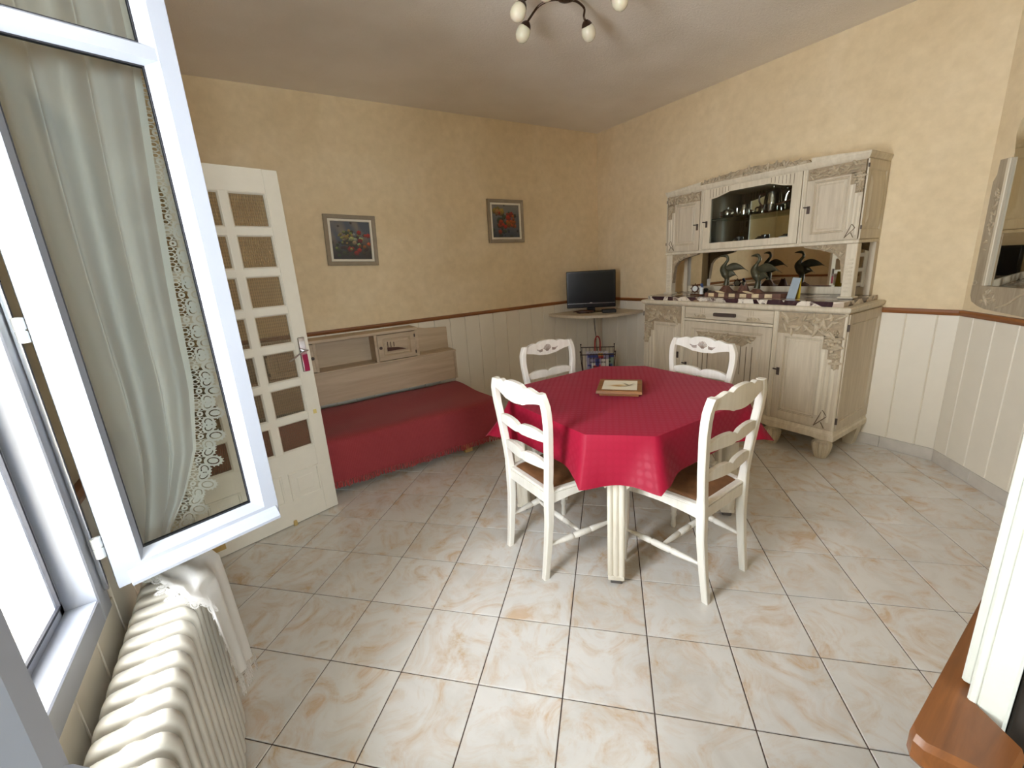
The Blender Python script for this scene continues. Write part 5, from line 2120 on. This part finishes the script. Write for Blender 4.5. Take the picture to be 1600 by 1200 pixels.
# ------------------------------------------------------------------ arched mirror on the angled wall
mi = thing('arched_mirror', 'tall arched mirror in a grey carved wooden frame on the angled wall', 'mirror', (XC, YC, 0), radians(-135))
m = MB()
outl = [(0.165, 1.19), (0.765, 1.19), (0.765, 1.90), (0.778, 1.99)]
for i in range(1, 12):
    a = i / 12 * pi
    outl.append((0.465 + 0.313 * cos(a), 1.99 + 0.16 * sin(a) ** 0.7))
outl += [(0.152, 1.99), (0.165, 1.90)]
m.loft([[(x, y, z) for x, z in outl] for y in (-0.012, -0.018)])
m.build('glass', 'mirror', mi)
m = MB()
m.loft([[(x, y, z) for x, z in outl] for y in (-0.001, -0.0115)])
m.build('backing', 'dark_gap', mi)
for sgn in (1, -1):
    fx = lambda s: 0.465 - sgn * (0.465 - s)
    m = MB()
    sh_ = [(0.083, 1.17), (0.165, 1.19), (0.165, 1.875), (0.100, 1.875), (0.097, 1.80), (0.079, 1.765)]
    m.loft([[(fx(s), y, z) for s, z in sh_] for y in (-0.001, -0.030)])
    m.build('side_frame', 'frame_wood', mi)
    m = MB()
    m.box(min(fx(0.150), fx(0.172)), max(fx(0.150), fx(0.172)), -0.034, -0.012, 1.19, 1.875, 0.003)
    m.build('inner_moulding', 'limed_pale', mi)
    c = MB()
    carve(c, lambda rng: (fx(rng.uniform(0.112, 0.142)), rng.uniform(1.38, 1.72)), 91, 26, 4, 0.018, -0.031, 0.007)
    c.build('leaf_carving', 'carving', mi, True, 50)
m = MB()
bot = [(0.083, 1.19), (0.084, 1.13), (0.10, 1.095), (0.15, 1.072), (0.20, 1.06), (0.465, 1.043), (0.73, 1.06), (0.78, 1.072), (0.83, 1.095), (0.846, 1.13), (0.847, 1.19)]
m.loft([[(x, y, z) for x, z in bot] for y in (-0.001, -0.032)])
m.build('bottom_frame', 'frame_wood', mi)
for sgn in (1, -1):
    c = MB()
    fx = lambda s: 0.465 - sgn * (0.465 - s)
    carve(c, lambda rng: (fx(rng.uniform(0.17, 0.25)), rng.uniform(1.10, 1.16)), 93, 12, 3, 0.022, -0.033, 0.007)
    c.tube(bez([(fx(0.27), -0.033, 1.075), (fx(0.34), -0.034, 1.10), (fx(0.40), -0.034, 1.15), (fx(0.455), -0.033, 1.17)], 5), 0.006, 6)
    c.build('scroll_carving', 'carving', mi, True, 50)
    c = MB()
    c.tube([(fx(0.10) + 0.012 * cos(a * pi / 5), -0.032, 1.205 + 0.012 * sin(a * pi / 5)) for a in range(11)], 0.003, 5)
    c.build('ring_carving', 'carving', mi, True, 50)

# ------------------------------------------------------------------ ceiling lamp
lp = thing('ceiling_lamp', 'brown spider-arm ceiling lamp with opal glass globes', 'ceiling lamp', (1.50, -0.62, CZ), 0)
m = MB()
m.lathe([(0.0, -0.052), (0.03, -0.052), (0.05, -0.046), (0.062, -0.03), (0.075, -0.010), (0.075, -0.001), (0, -0.001)], 28)
m.build('ceiling_plate', 'lamp_brown', lp, True, 50)
for (gx, gy) in ((-0.265, 0.055), (-0.135, 0.205), (0.18, 0.045), (0.125, -0.235), (-0.05, -0.27), (-0.24, -0.14)):
    r = hypot(gx, gy)
    ux, uy = gx / r, gy / r
    m = MB()
    m.tube(bez([(ux * 0.02, uy * 0.02, -0.05), (ux * 0.09, uy * 0.09, -0.032), (ux * 0.16, uy * 0.16, -0.04), (ux * (r - .03), uy * (r - .03), -0.082), (ux * (r - 0.012), uy * (r - 0.012), -0.10)], 5), 0.006, 8)
    arm = m.build('arm', 'lamp_brown', lp, True)
    ax = (ux * 0.55, uy * 0.55, -0.84)
    m = MB()
    m.lathe([(0.0, -0.012), (0.012, -0.012), (0.024, 0.0), (0.031, 0.014), (0.028, 0.016), (0.0, 0.006)], 18, (ux * (r - .01), uy * (r - .01), -0.105), ax)
    m.build('cup', 'lamp_brown', arm, True, 50)
    m = MB()
    m.lathe([(0.0, 0.004), (0.024, 0.006), (0.036, 0.026), (0.040, 0.048), (0.036, 0.070), (0.024, 0.086), (0.010, 0.093), (0, 0.094)], 20, (ux * (r - .01), uy * (r - .01), -0.105), ax)
    m.build('globe', 'opal_glass', arm, True, 60)

# ------------------------------------------------------------------ radiator
rd = thing('cast_iron_radiator', 'cream cast-iron column radiator under the open window', 'radiator', (-0.562, 0, 0), 0)
RX, RZ0, RZ1, PT = 0.072, 0.075, 0.705, 0.0512


def section():
    """one rib: depth along x, thickness along y; columns stand out along its faces."""
    def outline(ins):
        pts = []
        a = RX - ins
        zb, zt_ = RZ0 + ins, RZ1 - ins
        rb_, rt = 0.03, 0.052
        for cx, cz, r, a0 in ((a - rt * .55, zt_ - rt, rt, 0), (-a + rt * .55, zt_ - rt, rt, pi / 2), (-a + rb_, zb + rb_, rb_, pi), (a - rb_, zb + rb_, rb_, 1.5 * pi)):
            rx = rt * .55 if r == rt else r
            for k in range(7):
                t = a0 + k / 6 * pi / 2
                pts.append((cx + rx * cos(t), cz + r * sin(t)))
        return pts
    m = MB()
    rings = []
    for y, ins in ((-0.0175, 0.012), (-0.0155, 0.004), (-0.010, 0.0005), (0.0, 0.0), (0.010, 0.0005), (0.0155, 0.004), (0.0175, 0.012)):
        rings.append([(x, y, z) for x, z in outline(ins)])
    m.loft(rings)
    for x in (-0.048, 0.0, 0.048):
        m.lathe([(0.0, RZ0 + 0.07), (0.017, RZ0 + 0.09), (0.0185, 0.25), (0.0185, 0.55), (0.016, RZ1 - 0.10), (0.0, RZ1 - 0.07)], 10, (x, 0, 0), squash=(1.0, 1.12))
    # joining hubs top and bottom
    for z in (0.665, 0.13):
        m.lathe([(0.0, -PT / 2), (0.030, -PT / 2), (0.024, -PT / 4), (0.024, PT / 4), (0.030, PT / 2), (0.0, PT / 2)], 14, (0, 0, z), (0, 1, 0))
    return m.mesh('section', 'radiator_paint', True, 45)


sm = section()
for k in range(21):
    o = link('section', sm, rd)
    o.location = (0, -1.258 - PT * k, 0)
for y in (-1.27, -2.27):
    m = MB()
    m.loft([[(x * s, y + d, z) for x, d in ((-0.05, -.015), (0.05, -.015), (0.05, .015), (-0.05, .015))] for s, z in ((1.1, 0.0), (1.0, 0.02), (0.8, 0.09))])
    m.build('foot', 'radiator_paint', rd)

# ------------------------------------------------------------------ curtain pushed behind the open leaf
cu = thing('sheer_curtain', 'sheer white curtain with lace edging, trailing over the radiator', 'curtain', (0, 0, 0))
edge_r = [(2.70, -0.335), (2.04, -0.351), (1.71, -0.379), (1.47, -0.396), (1.21, -0.409), (1.02, -0.442), (0.90, -0.49), (0.80, -0.545), (0.722, -0.575)]
edge_r = sorted([(z, x) for z, x in edge_r])


def right_x(z):
    return interp(edge_r, z)


YCUR = -1.215


def curtain(u, v):
    z = lerp(2.70, 0.722, v)
    xr = right_x(z)
    xl = -0.640
    x = lerp(xl, xr, u)
    squeeze = interp([(0.70, 1.4), (1.0, 1.2), (1.6, 1.0), (2.7, 0.9)], z)
    f = u + 0.05 * sin(v * 3)
    y = YCUR + 0.030 * squeeze * sin(f * 19 + 0.8 * sin(v * 4)) * (0.25 + 0.75 * (1 - u ** 3)) + 0.012 * sin(f * 37 + 2) + 0.008 * sin(v * 7)
    x += 0.014 * cos(f * 19 + 0.8 * sin(v * 4)) * (1 - u) * u * 3
    return (x, y, z)


m = MB()
m.grid(120, 46, curtain)
m.build('voile', 'sheer_voile', cu, True, 80)


m = MB()
m.tube([(-0.668, YCUR, 2.702), (-0.31, YCUR, 2.702)], 0.008, 10)
m.ell((-0.30, YCUR, 2.702), (0.016, 0.016, 0.016), 10, 6)
m.lathe([(0.0, 0.0), (0.022, 0.0), (0.022, 0.006), (0.0, 0.008)], 12, (-0.6695, YCUR, 2.702), (1, 0, 0))
m.build('swing_rod', 'porcelain', cu, True)


def tail(u, v):
    # v runs from the pile on top of the radiator, over its front edge and down
    path = [(-0.600, 0.735), (-0.56, 0.724), (-0.51, 0.722), (-0.482, 0.717), (-0.470, 0.690), (-0.466, 0.60), (-0.462, 0.50), (-0.458, 0.42), (-0.455, 0.355)]
    t = v * (len(path) - 1)
    i = min(int(t), len(path) - 2)
    f = t - i
    x, z = lerp(path[i][0], path[i + 1][0], f), lerp(path[i][1], path[i + 1][1], f)
    y0 = interp([(0, -1.30), (0.35, -1.50), (0.5, -1.49), (0.75, -1.47), (1.0, -1.46)], v)
    y1 = interp([(0, -1.20), (0.35, -1.24), (0.6, -1.22), (1.0, -1.215)], v)
    y = lerp(y0, y1, u)
    w = sin(u * 13 + v * 2)
    if v < 0.37:
        z += 0.010 * (0.6 + 0.6 * w) + 0.02 * exp(-(v / .12) ** 2) * (1 + w)
    else:
        x += 0.012 * (0.5 + 0.6 * w) + 0.008 * u
    z -= (v ** 3) * 0.10 * (u - 0.5) * 1.4
    return (x, y, z)


m = MB()
m.grid(40, 40, tail)
m.build('trailing_end', 'lace_thread', cu, True, 80)


def annulus(mb, c, ex, ey, r1, r2, k=12, hole=0.55, thick=0.0):
    """flat ring in the plane spanned by unit vectors ex, ey; k points."""
    vs = []
    for i in range(k):
        a = 2 * pi * i / k
        for s in (1.0, hole):
            vs.append(tuple(c[q] + ex[q] * r1 * s * cos(a) + ey[q] * r2 * s * sin(a) for q in range(3)))
    mb.add(vs, [(2 * i, 2 * ((i + 1) % k), 2 * ((i + 1) % k) + 1, 2 * i + 1) for i in range(k)])


def motif(mb, p, out, along, s):
    """petalled lace flower: p on the hem, out = away from the cloth."""
    o, a = Vector(out).normalized(), Vector(along).normalized()
    P = Vector(p)
    up = o.cross(a).normalized()
    for ang, ln, wd in ((0, 0.62, 0.22), (62, 0.50, 0.20), (-62, 0.50, 0.20)):
        d = (o * cos(radians(ang)) + a * sin(radians(ang)))
        w = d.cross(up)
        c = P + o * 0.30 * s + d * 0.46 * s
        annulus(mb, c, d, w, ln * .5 * s * 1.15, wd * s * 1.15, 14, 0.66)
        annulus(mb, c + up * 0.0006, d, w, ln * .5 * s * .60, wd * s * .56, 12, 0.0)
        for q in range(-3, 4):
            aa = q * 0.45
            tip = c + d * (ln * .5 * s * 1.22 * cos(aa)) + w * (wd * s * 1.22 * sin(aa))
            annulus(mb, tip, d, w, 0.035 * s, 0.028 * s, 5, 0.0)
    annulus(mb, P + o * 0.22 * s, o, a, 0.12 * s, 0.12 * s, 10, 0.35)
    for q in (-0.42, -0.2, 0.2, 0.42):
        annulus(mb, P + o * 0.11 * s + a * q * s, o, a, 0.13 * s, 0.10 * s, 9, 0.62)
        annulus(mb, P + o * 0.30 * s + a * q * 1.05 * s, o, a, 0.09 * s, 0.08 * s, 8, 0.6)


m = MB()
nm = 26
for k in range(nm):
    z = lerp(2.45, 0.79, k / (nm - 1))
    v = (2.70 - z) / (2.70 - 0.722)
    p = curtain(1.0, v)
    q = curtain(1.0, min(v + 0.02, 1))
    al = (Vector(q) - Vector(p)).normalized()
    outv = Vector((1, 0.05, 0))
    outv = (outv - al * outv.dot(al)).normalized()
    motif(m, p, outv, al, 0.066)
m.build('lace_edging', 'lace_thread', cu, label='scalloped lace flowers along the curtain edge')
m = MB()
for k in range(60):
    pass
strip = []
for k in range(61):
    v = k / 60
    p = curtain(1.0, v)
    strip.append([(p[0] - 0.012, p[1] - 0.0012, p[2]), (p[0] + 0.003, p[1] - 0.0012, p[2])])
m.loft(strip, cap=False, closed=False)
m.build('hem_band', 'lace_thread', cu)
m = MB()
for k in range(7):
    u = (k + 0.5) / 7
    p = tail(u, 1.0)
    motif(m, (p[0] + .001, p[1], p[2]), (0.1, 0.0, -1), (0, 1, 0), 0.048)
for k in range(11):
    v = lerp(0.12, 0.93, k / 10)
    p, q = tail(0.06, v), tail(0.06, min(v + .03, 1))
    al = (Vector(q) - Vector(p)).normalized()
    outv = Vector((0, -1, 0.0))
    outv = (outv - al * outv.dot(al)).normalized()
    motif(m, (p[0] + .003, p[1], p[2] + .003), outv, al, 0.040)
m.build('lace_hem', 'lace_thread', cu, label='scalloped lace hem on the trailing curtain end')
